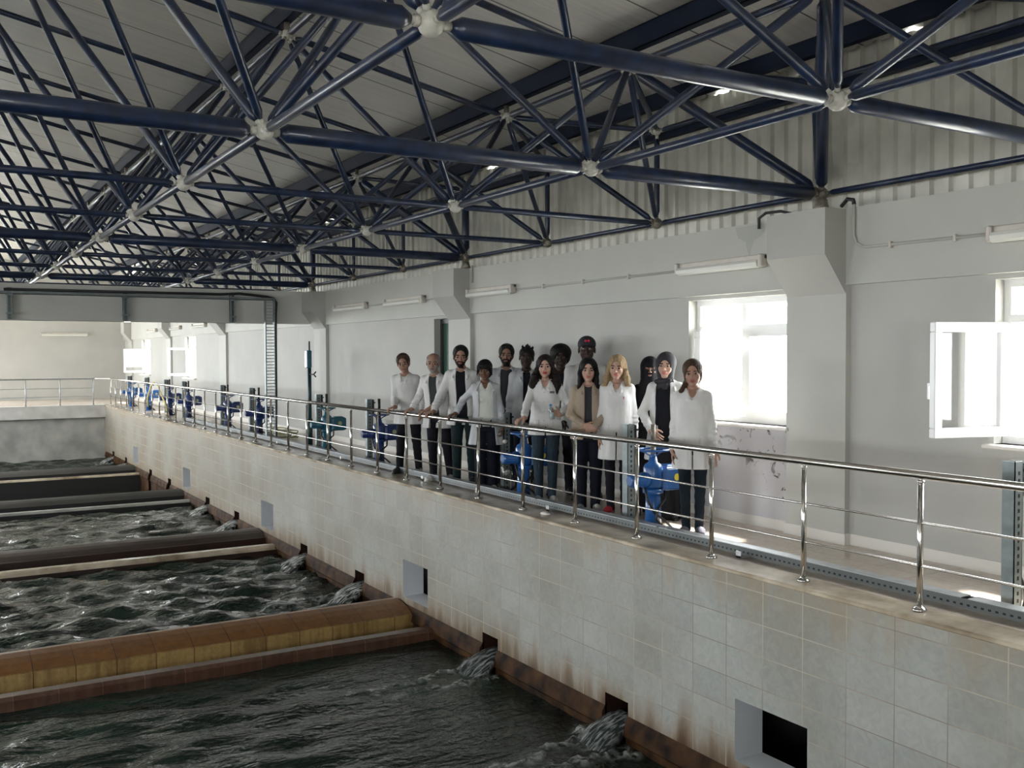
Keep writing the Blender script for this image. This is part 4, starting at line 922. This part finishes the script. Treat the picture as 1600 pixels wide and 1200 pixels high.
    for q in (-1, 1):
        g.ell(Hd(q*.037, -.056, -.022), (.022, .022, .024), R, k=.02); g.ell(Hd(q*.032, -.092, .008), (.017, .013, .0105), R, k=.008, op='s')
        g.ell(Hd(q*.031, -.0735, .007), (.0125, .0125, .0115), R, k=.002); g.ell(Hd(q*.076, .006, -.002), (.009, .019, .031), R, k=.008)
    g.cap(Hd(-.040, -.078, .024), Hd(.040, -.078, .024), .009, k=.014)
    g.cap(Hd(0, -.082, .018), Hd(0, -.103, -.020), .0065, .0115, k=.009); g.ell(Hd(-.011, -.092, -.025), (.008, .009, .007), R, k=.006); g.ell(Hd(.011, -.092, -.025), (.008, .009, .007), R, k=.006)
    g.ell(Hd(0, -.0845, -.0515), (.023, .010, .0055), R, k=.006); g.ell(Hd(0, -.083, -.0605), (.019, .010, .0065), R, k=.005)
    for q in arms:
        S, el, w, f, n, l, cu, gr = arms[q]; k_ = .85 if fem else 1
        g.cap(S, el, .050*k_, .038*k_, k=.03); g.cap(el, w, .038*k_, .025*k_, k=.02); hand(g, w, f, n, l, cu, gr)
    for q in (0, 1):
        g.cap(hips[q], knee[q], .062, .042, k=.03); g.cap(knee[q], ank[q], .042, .030, k=.02); a = ank[q]; sx = (-1, 1)[q]*.03
        g.cap(a+np.array([0, .02, -.045]), a+np.array([sx, -.14, -.06]), .032, .024, k=.02)
    V, Q = g.mesh(); C = V[Q].mean(1); L_ = (C-hc)@R/HS     # head-local face centres
    mi = np.zeros(len(Q), int); x, y, z = L_[:, 0], L_[:, 1], L_[:, 2]; front = y < -.055
    eye = front & (np.hypot((np.abs(x)-.031)/.0135, (z-.007)/.0085) < 1); mi[eye] = 1; mi[eye & (np.abs(np.abs(x)-.031) < .0062)] = 2
    mi[front & (z > .0235) & (z < .033) & (np.abs(x) > .013) & (np.abs(x) < .047)] = 3
    mi[front & (np.abs(x) < .024*(1-((z+.056)/.020)**2)) & (z < -.045) & (z > -.068)] = 4
    bd = P.get('beard')
    if bd:
        br = front & (z < -.042) | ((z < -.018) & (z > -.12) & (y < -.005) & (np.abs(x) > .045) & (y > -.2)); br |= (z < -.068) & (z > -.125) & (y < -.01)
        br |= front & (z < -.034) & (z > -.047) & (np.abs(x) < .032); br &= (np.abs(x) < .09) & (y > -.13) & ~((mi == 4))
        mi[br & (mi == 0)] = 5
    sk = SKIN[P['skin']]; hm = HAIRM[P.get('hair_c', 'black')]; beard_m = HAIRM[P.get('beard', 'black')] if bd else hm
    np_mesh('body', V, Q, [sk, PM['eye'], PM['iris'], hm if P.get('brow') is None else HAIRM[P['brow']], LIPS[P.get('lip', P['skin'])], beard_m], root, mi)
    def emit(g_, name, m, par=root):
        V_, Q_ = g_.mesh()
        if V_ is None: return None
        return np_mesh(name, V_, Q_, [m], par)
    # ---- hair / headwear
    hs = P.get('hair', 'short')
    def face_cut(g_, w_=.062, zt_=.062, zb=-.16, y_=-.045):
        """keeps the face free: an elliptic hole open to the front"""
        g_.ell(Hd(0, -.11, (zt_+zb)/2), (w_, .085, (zt_-zb)/2), R, k=.012, op='s')
    g = SD(hc-np.array([.24, .24, .52 if hs in ('long', 'wavy', 'straight', 'pony', 'niqab', 'hijab') else .20]), hc+np.array([.24, .24, .22]), .0052)
    if hs in ('short', 'fringe', 'crop'):
        t_ = {'short': .012, 'crop': .006, 'fringe': .005}[hs]
        g.ell(Hd(0, .018, .040), (.077+t_, .095+t_, .082+t_), R, k=0); g.ell(Hd(0, .04, -.01), (.074+t_*.5, .066+t_, .07), R, k=.02)
        if hs == 'short': g.cap(Hd(-.045, -.050, .100), Hd(.045, -.045, .104), .022, k=.02)
        g.ell(Hd(0, -.10, -.022), (.074, .085, .100), R, k=.008, op='s'); g.ell(Hd(0, -.115, .025), (.064, .085, .070), R, k=.006, op='s'); g.ell(Hd(0, -.06, -.10), (.12, .10, .080), R, k=.006, op='s')
        for q in (-1, 1): g.ell(Hd(q*.085, -.002, -.012), (.018, .026, .036), R, k=.004, op='s')
        if hs == 'fringe': g.ell(Hd(0, -.015, .095), (.070, .095, .055), R, k=.015, op='s')
        emit(g, 'hair', hm)
    elif hs == 'spiky':
        g.ell(Hd(0, .015, .048), (.086, .098, .082), R, k=0); r_ = random.Random(3)
        for q in range(26):
            a = r_.uniform(0, 6.28); rr = r_.uniform(0, .06); b = Hd(rr*math.cos(a), .012+rr*1.1*math.sin(a), .115-rr*.35); e = Hd(rr*1.3*math.cos(a), .012+rr*1.4*math.sin(a), .150-rr*.45+r_.uniform(-.01, .012)); g.cap(b, e, .014, .005, k=.006)
        g.ell(Hd(0, -.10, -.035), (.085, .085, .100), R, k=.012, op='s'); g.ell(Hd(0, -.05, -.10), (.12, .12, .085), R, k=.01, op='s')
        for q in (-1, 1): g.ell(Hd(q*.088, -.002, -.015), (.022, .026, .04), R, k=.004, op='s')
        emit(g, 'hair', hm)
    elif hs == 'afro':
        g.ell(Hd(0, .02, .050), (.112, .115, .098), R, k=0); g.ell(Hd(0, .045, -.01), (.098, .08, .075), R, k=.03)
        face_cut(g, .068, .070, -.20); emit(g, 'hair', hm)
    elif hs in ('wavy', 'straight', 'blonde', 'pony', 'bangs'):
        g.ell(Hd(0, .018, .042), (.088, .106, .090), R, k=0); g.ell(Hd(0, .045, -.02), (.082, .07, .085), R, k=.03)
        if hs in ('wavy', 'straight', 'blonde'):
            ln = {'wavy': -.27, 'straight': -.25, 'blonde': -.24}[hs]; sp = {'wavy': 1.35, 'straight': .92, 'blonde': 1.15}[hs]
            for q in (-1, 1):
                pts = [(.070, .0, .045), (.082, -.008, -.03), (.088*sp, -.012, -.10), (.096*sp, -.035, -.18), (.088*sp, -.055, ln)]
                for i_, (p, e) in enumerate(zip(pts, pts[1:])):
                    g.cap(Hd(q*p[0], p[1], p[2]), Hd(q*e[0], e[1], e[2]), .024+.006*i_*(hs != 'straight'), (.028+.006*i_*(hs == 'wavy')) if i_ < 3 else .014, k=.02)
                if hs == 'wavy':
                    for i_ in range(7): g.ell(Hd(q*(.10+.018*math.sin(i_*2.1)), -.03-.01*math.cos(i_*1.7), -.09-.027*i_), (.028, .024, .020), R, k=.014)
            g.loft([(hc[2]+ln+.02, hc[0], hc[1]+.05, .085*sp, .035), (hc[2]-.05, hc[0], hc[1]+.05, .085, .055)], k=.03)
        if hs == 'pony':
            g.cap(Hd(-.045, .08, -.05), Hd(-.10, -.01, -.16), .032, .038, k=.02); g.cap(Hd(-.10, -.01, -.16), Hd(-.125, -.045, -.27), .038, .022, k=.02)
        if hs == 'bangs':
            for q in range(-5, 6): g.cap(Hd(q*.013, -.085+.0010*q*q, .075), Hd(q*.0155, -.094+.0011*q*q, .044-.006*(q % 2)), .013, .007, k=.008)
            for q in (-1, 1): g.cap(Hd(q*.076, -.02, .05), Hd(q*.086, -.035, -.045), .018, .008, k=.015)
            g.ell(Hd(.02, .085, -.03), (.045, .04, .045), R, k=.02)
            g.ell(Hd(0, -.10, -.05), (.060, .075, .072), R, k=.006, op='s')
        else: face_cut(g, .061 if hs != 'pony' else .068, .086 if hs != 'pony' else .094, -.17)
        # strands
        a_ = g.a; X_3, Y_3 = np.meshgrid(g.ax[0], g.ax[1], indexing='ij'); a_ += (.0018*np.sin(X_3*330+np.sin(Y_3*90)*2))[:, :, None].astype(np.float32)
        emit(g, 'hair', hm)
        g = SD(hc-.13, hc+.13, .0052)
    elif hs == 'cap':
        g.ell(Hd(0, .018, .040), (.080, .098, .080), R, k=0); g.ell(Hd(0, -.09, -.03), (.09, .085, .1), R, k=.012, op='s'); g.ell(Hd(0, -.05, -.10), (.12, .12, .08), R, k=.01, op='s'); emit(g, 'hair', hm)
        g = SD(hc-.20, hc+np.array([.2, .2, .2]), .0052)
        g.ell(Hd(0, .014, .055), (.086, .104, .082), R, k=0); g.ell(Hd(0, -.0, -.035), (.15, .16, .075), R, k=.006, op='s')
        cp = emit(g, 'baseball_cap', mat('black_cap_cloth', (.012, .012, .016), .8))
        g = SD(hc-.20, hc+np.array([.2, .2, .2]), .0052); g.ell(Hd(0, -.115, .042), (.066, .062, .010), R, k=0); emit(g, 'visor', mat('black_visor_cloth', (.010, .010, .014), .8), cp)
        g = SD(hc-.20, hc+np.array([.2, .2, .2]), .004)
        for q in (-.014, .014): g.ell(Hd(q, -.083, .085), (.010, .010, .012), R, k=.002)
        g.cap(Hd(-.018, -.088, .078), Hd(.018, -.088, .090), .005, k=.002); emit(g, 'embroidered_badge', mat('red_embroidery', (.55, .02, .05), .7), cp)
    elif hs in ('hijab', 'niqab'):
        nq = hs == 'niqab'; g.ell(Hd(0, .018, .030), (.094, .110, .104), R, k=0); g.ell(Hd(0, .01, -.06), (.088 if nq else .080, .090 if nq else .075, .10), R, k=.03)
        if nq:
            g.loft([(hc[2]-.40, hc[0], hc[1]+.01, .20, .13), (hc[2]-.24, hc[0], hc[1]+.01, .15, .12), (hc[2]-.10, hc[0], hc[1], .092, .10), (hc[2], hc[0], hc[1], .088, .09)], k=.03, fold=.03, nf=7, zt=2)
            g.ell(Hd(0, -.12, .009), (.052, .06, .0125), R, k=.004, op='s')
        else:
            g.loft([(hc[2]-.24, hc[0]-.01, hc[1]+.02, .125, .10), (hc[2]-.12, hc[0], hc[1]+.01, .072, .075)], k=.03, fold=.05, nf=6, zt=2); g.cap(Hd(-.075, -.05, -.14), Hd(.05, -.085, -.12), .022, .02, k=.02)
            face_cut(g, .060, .068, -.112)
        emit(g, 'headscarf', PM['abaya'] if nq else PM['hijab'])
    # ---- lower garments
    if P.get('legs', 'navy') != 'none':
        bt = P.get('legs', 'navy')
        if P.get('skirt'):
            g = SDF((-.40, -.36, -.01), (.40, .36, 1.12), .009); sk_ = P['skirt']
            g.loft([(.015, 0, .0, sk_, sk_*.75), (.35, 0, 0, sk_*.86, sk_*.64), (.75, 0, 0, .185, .14), (.95, 0, 0, .165, .125), (1.06, U(1.06)[0], U(1.06)[1], .14, .11)], k=.01, fold=.05, nf=8, zt=1.0); emit(g, 'skirt', PM[bt])
        else:
            g = SDF((-.42, -.36, -.01), (.42, .36, 1.10), .0075); lw = P.get('legw', 1.0)
            g.loft([(.80, 0, 0, .160*wide, .118*wide), (.92, 0, 0, .168*wide, .122*wide), (1.04, U(1.04)[0], U(1.04)[1], .148*wide, .105*wide)], k=.01)
            for q in (0, 1):
                kk, aa = knee[q], ank[q]+np.array([0, 0, -.035]); g.cap(hips[q], kk, .094*lw, .066*lw, k=.03); g.cap(kk, aa, .066*lw, .050*lw if lw < 1.15 else .066*lw, k=.02)
            a_ = g.a; zz = g.ax[2]; xx = g.ax[0]; a_ += (.0028*np.sin(zz*62)[None, :]*np.sin(xx*25+1)[:, None]*np.clip(1.1-np.abs(zz-.35)*1.8, 0, 1)[None, :])[:, None, :].astype(np.float32)
            emit(g, 'leggings' if lw < .8 else 'trousers', PM[bt])
    sm = PM[P.get('shoe', 'black_shoe')]
    for q in (0, 1):
        a = ank[q]; sx = (-1, 1)[q]*.035; g = SDF(a-np.array([.12, .26, .10]), a+np.array([.12, .16, .06]), .005)
        g.cap(a+np.array([0, .03, -.035]), a+np.array([sx*.6, -.09, -.045]), .043, .038, k=0); g.cap(a+np.array([sx*.6, -.07, -.045]), a+np.array([sx, -.155, -.052]), .040, .030, k=.03); g.cap(a+np.array([0, .02, -.01]), a+np.array([0, .015, .015]), .042, k=.02)
        g.box(a-np.array([.2, .4, .2]), a+np.array([.2, .4, -.062]), op='s'); sh = emit(g, 'shoe', sm)
        g = SDF(a-np.array([.12, .26, .11]), a+np.array([.12, .16, -.02]), .005); g.cap(a+np.array([0, .03, -.068]), a+np.array([sx, -.155, -.068]), .046, .038, k=0); g.box(a-np.array([.2, .4, .2]), a+np.array([.2, .4, -.083]), op='s'); g.box(a-np.array([.2, .4, .060]), a+np.array([.2, .4, .2]), op='s')
        emit(g, 'sole', PM['sole'] if P.get('shoe') != 'black_shoe' else PM['black_shoe'], sh)
    # ---- top under the coat
    sp = P.get('shirt', 'black'); opn = P.get('open', .05)
    F_ = .012
    def torso(g_, e, z0, fold=0, flare=0, top=1.432, hem=None, ph=0, nf=9):
        rows = [(z, rx, ry) for z, rx, ry in ((.92, tw*1.12, ty*1.2), (1.05, tw*.98, ty*1.08), (1.20, tw*1.0, ty*1.12), (1.29, tw*1.02, ty*1.14), (1.35, tw*.95, ty*1.0), (1.39, tw*.78, ty*.82), (top, tw*.42, ty*.56))]
        t_ = [(z, U(z)[0], U(z)[1], rx+e, ry+e) for z, rx, ry in rows if z > z0]
        for z in np.linspace(z0, .91, 4) if z0 < .9 else (): 
            q = (.92-z)/.4; t_.append((z, 0, 0, tw*1.14+e+flare*q, ty*1.2+e+flare*.8*q))
        g_.loft(t_, k=.01, fold=fold, nf=nf, ph=ph, zt=1.15)
    if sp:
        g = SDF((lo[0], lo[1], .80), (hi[0], hi[1], 1.52), .0075); torso(g, .006, .86, fold=.012); g.cap(SR, SL_, .049, k=.035)
        for q in (-1, 1): g.cap(up_(q*.035, .02, 1.42), up_(q*sw*.7, .01, 1.375), .038, .038, k=.03)
        if fem: 
            for q in (-1, 1): g.ell(up_(q*.058, -ty*.80, 1.235), (.056, .044, .055), k=.04)
        nk = P.get('neck', .062); g.cap(up_(0, -.06, 1.465), up_(0, .03, 1.46), nk, nk*.9, k=.01, op='s')
        if P.get('high'): g.cap(up_(0, .012, 1.38), up_(0, .0, 1.475), .066, .060, k=.02)
        if P.get('vneck'): g.cap(up_(0, -.14, 1.30), up_(0, -.09, 1.44), .012, .058, k=.01, op='s')
        emit(g, P.get('shirt_n', 'shirt'), PM[sp])
    # ---- coat
    ct = P.get('coat', 'coat')
    if ct:
        hem = P.get('hem', .66); g = SDF((lo[0]-.04, lo[1]-.04, hem-.03), (hi[0]+.04, hi[1]+.04, 1.54), .0068)
        fl = P.get('flare', .05); ph = P.get('rz', 0)*9+P['h']*20
        torso(g, .024, hem, fold=.026, flare=fl, ph=ph, nf=8); g.cap(SR-np.array([0, 0, .004]), SL_-np.array([0, 0, .004]), .058, k=.04)
        for q in (-1, 1): g.cap(up_(q*.045, .02, 1.415), up_(q*sw*.75, .01, 1.375), .044, .046, k=.03)
        if fem:
            for q in (-1, 1): g.ell(up_(q*.058, -ty*.86, 1.235), (.064, .054, .066), k=.05)
        for q in arms:
            S, el, w, f, n, l, cu, gr = arms[q]; k_ = .92 if fem else 1.05
            u = unit(w-el); we = w-u*P.get('cuff', .012)
            g.cap(S, el, .056*k_, .049*k_, k=.035); g.cap(el, we, .049*k_, .041*k_, k=.025)
            # sleeve wrinkles
            for i_ in range(4): c0 = el+(w-el)*(.1+.2*i_); g.ell(c0+np.array([.012*math.sin(i_*2), -.012, 0]), (.049*k_, .049*k_, .012), k=.02)
            # cut the cuff square so that the hand shows
            e2 = w+u*.055; g.cap(w+u*.040, e2, .052, k=.004, op='s')
        # collar ring and lapels
        for q in (-1, 1):
            g.cap(up_(q*.062, .045, 1.445), up_(q*.066, -.02, 1.435), .014, .014, k=.008); g.cap(up_(q*.066, -.02, 1.435), up_(q*(.026+opn*.8), -ty*1.22, 1.31), .014, .013, k=.006)
            g.cap(up_(q*.078, -.045, 1.405), up_(q*(.038+opn*.9), -ty*1.24, 1.335), .011, .013, k=.004)
        g.cap(up_(-.062, .05, 1.447), up_(.062, .05, 1.447), .015, k=.01)
        g.cap(up_(0, -.035, 1.50), up_(0, -.0, 1.42), .060, .054, k=.004, op='s')
        # front opening: a tapering slot, shallow enough to show the clothes beneath
        if opn > .012:
            T2 = np.array([(1.50, .05), (1.37, max(.038, opn)), (1.28, max(.02, opn)), (1.15, opn), (.98, opn*1.1), (.85, opn*1.3 if P.get('unbut', 1) else .0), (hem-.05, opn*1.6 if P.get('unbut', 1) else .0)])[::-1]
            ow = P.get('osh', 0)
            sl, gg = g.sub((-.3, -.4, hem-.05), (.3, .0, 1.5), 0); z_ = gg[2].ravel(); wv = np.interp(z_, T2[:, 0], T2[:, 1])[None, None, :]; lx = np.interp(z_, [.92, 1.72], [0, lean[0]])[None, None, :]; ly = np.interp(z_, [.92, 1.72], [0, lean[1]])[None, None, :]
            d = np.maximum(np.abs(gg[0]-lx-ow)-wv, gg[1]-ly+.055); g.put(sl, d, .006, 's')
        else:
            g.cap(up_(0, -.15, 1.315), up_(0, -.075, 1.42), .004, .046, k=.004, op='s')
            g.box((-.0035+0, -.4, hem), (.0035, -.02, 1.30), op='s') if P.get('slit') else None
            g.box((-.002, -.4, hem-.02), (.012, -.06, .90), op='s')
        cobj = emit(g, P.get('coat_n', 'lab_coat'), PM[ct])
        # patch pockets
        for q in ((-1, 1) if P.get('pockets', 1) else ()):
            gp = SDF(up_(q*.12-.09, -.30, .80), up_(q*.12+.09, .05, 1.04), .006); z0 = .82
            torso(gp, .031, .6, fold=.026, flare=fl, ph=ph, nf=8); gp.a = np.maximum(gp.a, 0*gp.a+np.float32(-1))
            sl, gg = gp.sub(gp.lo, gp.lo+gp.h*gp.n, 0); d = np.maximum(np.maximum(np.abs(gg[0]-q*.125)-.055, np.abs(gg[2]-.915)-.065), gg[1]+.02); gp.put(sl, d+0*gg[0]+0*gg[1]+0*gg[2], 0, 'i')
            emit(gp, 'pocket', PM[ct], cobj)
        gy = -(ty*1.16+.024+.004)
        if P.get('pen'):
            o = MB(); p0 = up_(.085, gy+.016, 1.235); o.box(p0[0]-.006, p0[0]+.006, p0[1]-.012, p0[1], p0[2], p0[2]+.05, 0, .002); o.build('pen', PM['red_shoe'], cobj)
        if P.get('badge'):
            o = MB(); p0 = up_(.082, gy+.004, 1.30); o.box(p0[0]-.028, p0[0]+.028, p0[1]-.014, p0[1]+.02, p0[2]-.012, p0[2]+.012, 0, .004); o.build('chest_badge', mat('grey_embroidered_badge', (.10, .10, .12), .7), cobj)
        if P.get('buttons'):
            for i_ in range(4):
                z = 1.30-.11*i_; p0 = up_(0, gy+.004-.028*(i_ < 2)*fem, z); o = MB(); o.ball((p0[0]-.012, p0[1]+.002, p0[2]), .007, 8); o.build('button', PM['sole'], cobj)
    return root, s, base, th
RAILZ = RZ+.0265
def grip(y, hint=None, dy=0.0):
    """hand laid over the rail at y, wrist behind and above it"""
    return dict(world=(RX+.072, y+dy, RAILZ+.042), fw=(-.93, -dy*3, -.22), nw=(0, 0, -1), lw=(0, -1, 0), curl=.75, grip=True, **({'hint': hint} if hint else {}))
def flip(d): d = dict(d); d['lw'] = (0, 1, 0); return d
R = math.radians
G = None
FOLK = [
 dict(pos=(5.99, 12.80, DZ), rz=R(-42), h=1.70, lean=(-.04, -.16), skin='warm', hair='short', hair_c='light_brown', head=(R(10), R(12), R(-8)), shirt='cream', shirt_n='shirt', coat='coat', open=.0, hem=.72, legs='black', shoe='black_shoe', buttons=1,
      a=grip(12.62), b=dict(loc=(.25, -.20, .92), f=(0, -.4, -.9), n=(-1, 0, 0), l=(0, -1, 0)), feet=((-.15, -.03), (.13, .02)), label='person in closed white coat leaning on the rail, head tilted, leftmost of the group'),
 dict(pos=(5.97, 11.83, DZ), rz=R(-50), h=1.71, lean=(-.02, -.14), skin='warm', hair='fringe', hair_c='white', brow='grey', beard='white', head=(R(16), R(8), R(3)), shirt='dgrey', coat='coat', open=.055, hem=.72, legs='black', shoe='white_shoe', pockets=1,
      a=grip(12.05), b=grip(11.60, hint=(.6, .6, -.4)), feet=((-.08, -.02), (.14, .05)), label='balding white-haired person in dark grey shirt, white coat open, both hands at the rail'),
 dict(pos=(6.14, 11.42, DZ), rz=R(-40), h=1.80, lean=(-.02, -.13), skin='warm', hair='short', hair_c='black', beard='black', head=(R(12), R(8), R(3)), shirt='black', coat='coat', open=.06, hem=.74, legs='gjeans', shoe='black_shoe',
      a=grip(11.40), b={'rest': 1}, label='tall black-bearded person in black top and open white coat, one hand on the rail'),
 dict(pos=(6.02, 10.62, DZ), rz=R(-30), h=1.62, fem=1, lean=(-.02, -.03), skin='brown', hair='bangs', hair_c='black', head=(R(-6), R(6), R(0)), shirt='cream', shirt_n='blouse', vneck=1, coat='coatgrey', open=.085, hem=.62, flare=.07, legs='navy', shoe='white_shoe', legw=1.15,
      a=grip(10.79), b=dict(loc=(.24, -.10, .74), f=(-.1, -.2, -1), n=(-1, 0, 0), l=(0, -1, 0), curl=.9), label='young person with dark fringe, cream blouse and loose white coat, beside the tall bearded one'),
 dict(pos=(6.68, 11.24, DZ), rz=R(-30), h=1.82, skin='tan', hair='short', hair_c='black', beard='black', head=(R(-2), R(4), R(3)), shirt='charcoal', coat='coatgrey', open=.075, hem=.72, legs='navy', shoe='black_shoe', label='short-bearded person in charcoal shirt and white coat, back row behind the one with the fringe'),
 dict(pos=(6.72, 10.80, DZ), rz=R(-30), h=1.78, skin='dark', hair='spiky', hair_c='black', head=(R(-4), R(2), R(5)), shirt='black', coat='coatgrey', open=.045, hem=.72, legs='navy', shoe='black_shoe', label='dark-skinned person with spiky black hair and white coat in the back row'),
 dict(pos=(6.12, 9.43, DZ), rz=R(-34), h=1.68, fem=1, wide=1.03, lean=(.0, -.03), skin='fair', hair='wavy', hair_c='dark_brown', lip='red', head=(R(-2), R(2), R(0)), shirt=None, coat='coat', open=.0, hem=.80, flare=.04, legs='jeans', shoe='white_shoe', badge=1, buttons=1, legw=.92,
      a=grip(9.20), b=dict(loc=(.17, -.245, 1.05), f=(-.9, -.35, .25), n=(.1, -.6, .2), l=(0, 0, 1), curl=.95, hint=(.9, .5, -.5)), label='person with long wavy dark hair, buttoned white coat and jeans, holding a bottle'),
 dict(pos=(6.66, 9.92, DZ), rz=R(-33), h=1.79, skin='dark', hair='afro', hair_c='black', head=(R(0), R(4), R(0)), shirt='black', coat='coatgrey', open=.05, hem=.70, legs='black', shoe='black_shoe', label='dark-skinned person with rounded afro hair behind the bottle holder'),
 dict(pos=(6.18, 8.67, DZ), rz=R(-36), h=1.645, fem=1, wide=1.08, skin='fair', hair='straight', hair_c='black', head=(R(0), R(3), R(0)), shirt='charcoal', shirt_n='blouse', coat='beige', coat_n='jacket', open=.040, hem=.82, flare=.02, legs='navy', shoe='white_shoe', legw=1.08, pockets=0,
      a=dict(loc=(-.035, -.235, .985), f=(.9, -.25, -.25), n=(0, .9, -.2), l=(0, 0, 1), curl=.5, hint=(-1, .4, -.4)), b=dict(loc=(.055, -.25, .955), f=(-.9, -.25, -.2), n=(0, .9, -.2), l=(0, 0, 1), curl=.5, hint=(1, .4, -.4)),
      label='person with long black hair in a beige jacket, hands clasped, white patterned trainers'),
 dict(pos=(6.70, 9.43, DZ), rz=R(-34), h=1.885, wide=1.12, skin='dark', hair='cap', hair_c='black', head=(R(0), R(-2), R(0)), shirt='cream', coat='coat', open=.0, hem=.70, legs='navy', shoe='black_shoe', label='tallest person, dark-skinned, black cap with a red badge, in white coat at the back'),
 dict(pos=(6.35, 8.38, DZ), rz=R(-44), h=1.675, fem=1, skin='fair', hair='blonde', hair_c='blonde', brow='light_brown', head=(R(-2), R(5), R(2)), shirt='charcoal', shirt_n='blouse', vneck=1, coat='coat', open=.012, hem=.60, flare=.03, legs='black', shoe='red_shoe', legw=.84, pen=1,
      label='blonde person in long white coat with red pen and red shoes'),
 dict(pos=(6.70, 8.27, DZ), rz=R(-38), h=1.655, fem=1, skin='tan', hair='niqab', hair_c='black', head=(R(0), R(0), R(0)), shirt=None, coat='abaya', coat_n='abaya', open=.0, hem=.30, flare=.06, legs='abaya', skirt=.205, shoe='white_shoe', pockets=0, label='person in black abaya and black face veil, only the eyes showing'),
 dict(pos=(6.58, 7.86, DZ), rz=R(-46), h=1.70, fem=1, skin='fair', hair='hijab', hair_c='black', head=(R(-2), R(4), R(3)), shirt='black', shirt_n='top', high=1, coat='coat', open=.075, osh=-.02, hem=.62, flare=.05, legs='abaya', skirt=.205, shoe='black_shoe',
      a=dict(loc=(-.13, -.21, .93), f=(.7, -.3, -.6), n=(0, .9, 0), l=(0, 0, 1), curl=.6, hint=(-1, .4, -.3)), label='person in charcoal headscarf, black top and open white coat, second from right'),
 dict(pos=(6.20, 7.02, DZ), rz=R(-44), h=1.635, fem=1, skin='warm', hair='pony', hair_c='light_brown', head=(R(0), R(4), R(-4)), shirt=None, coat='coat', open=.0, hem=.66, flare=.02, legs='djeans', shoe='grey_shoe', legw=.84,
      b=dict(loc=(.205, -.09, .79), f=(0, -.1, -1), n=(0, .9, 0), l=(1, 0, 0), curl=.15), stance=.062, label='rightmost person, brown ponytail, buttoned white coat, dark jeans, grey trainers'),
]
made = [person(p) for p in FOLK]
# things in hands
r_, s_, b_, t_ = made[6]
def wpt(P_, v): (r, s, b, t) = P_; c, q = math.cos(t), math.sin(t); v = np.array(v)*s; return Vector((b[0]+c*v[0]-q*v[1], b[1]+q*v[0]+c*v[1], b[2]+v[2]))
bt = wpt(made[6], (.085, -.325, 1.0)); t = empty('water_bottle', bt); t.rotation_euler = (0, R(-8), 0); tag(t, 'small clear water bottle with blue cap held by the wavy-haired person', 'bottle')
mb = MB(); mb.tube([(0, 0, 0), (0, 0, .01), (0, 0, .05), (0, 0, .06), (0, 0, .11), (0, 0, .14), (0, 0, .152)], [.024, .029, .029, .027, .029, .013, .012], 16); mb.build('bottle_body', M['bottle'], t)
mb = MB(); mb.tube([(0, 0, .150), (0, 0, .168)], .0145, 14); mb.build('cap', mat('blue_bottle_cap', (.05, .25, .6), .4), t)
mb = MB(); mb.tube([(0, 0, .002), (0, 0, .075)], .0262, 14); mb.build('water', mat('bottled_water', (.55, .55, .50), .1), t)
tp = wpt(made[3], (.243, -.125, .665)); mb = MB(); mb.ball((0, 0, 0), .035, 8, sc=(1.0, .5, .8)); o = mb.build('tissue', M['soap']); o.location = tp; tag(o, 'crumpled white tissue in the hand of the person with dark fringe', 'tissue')
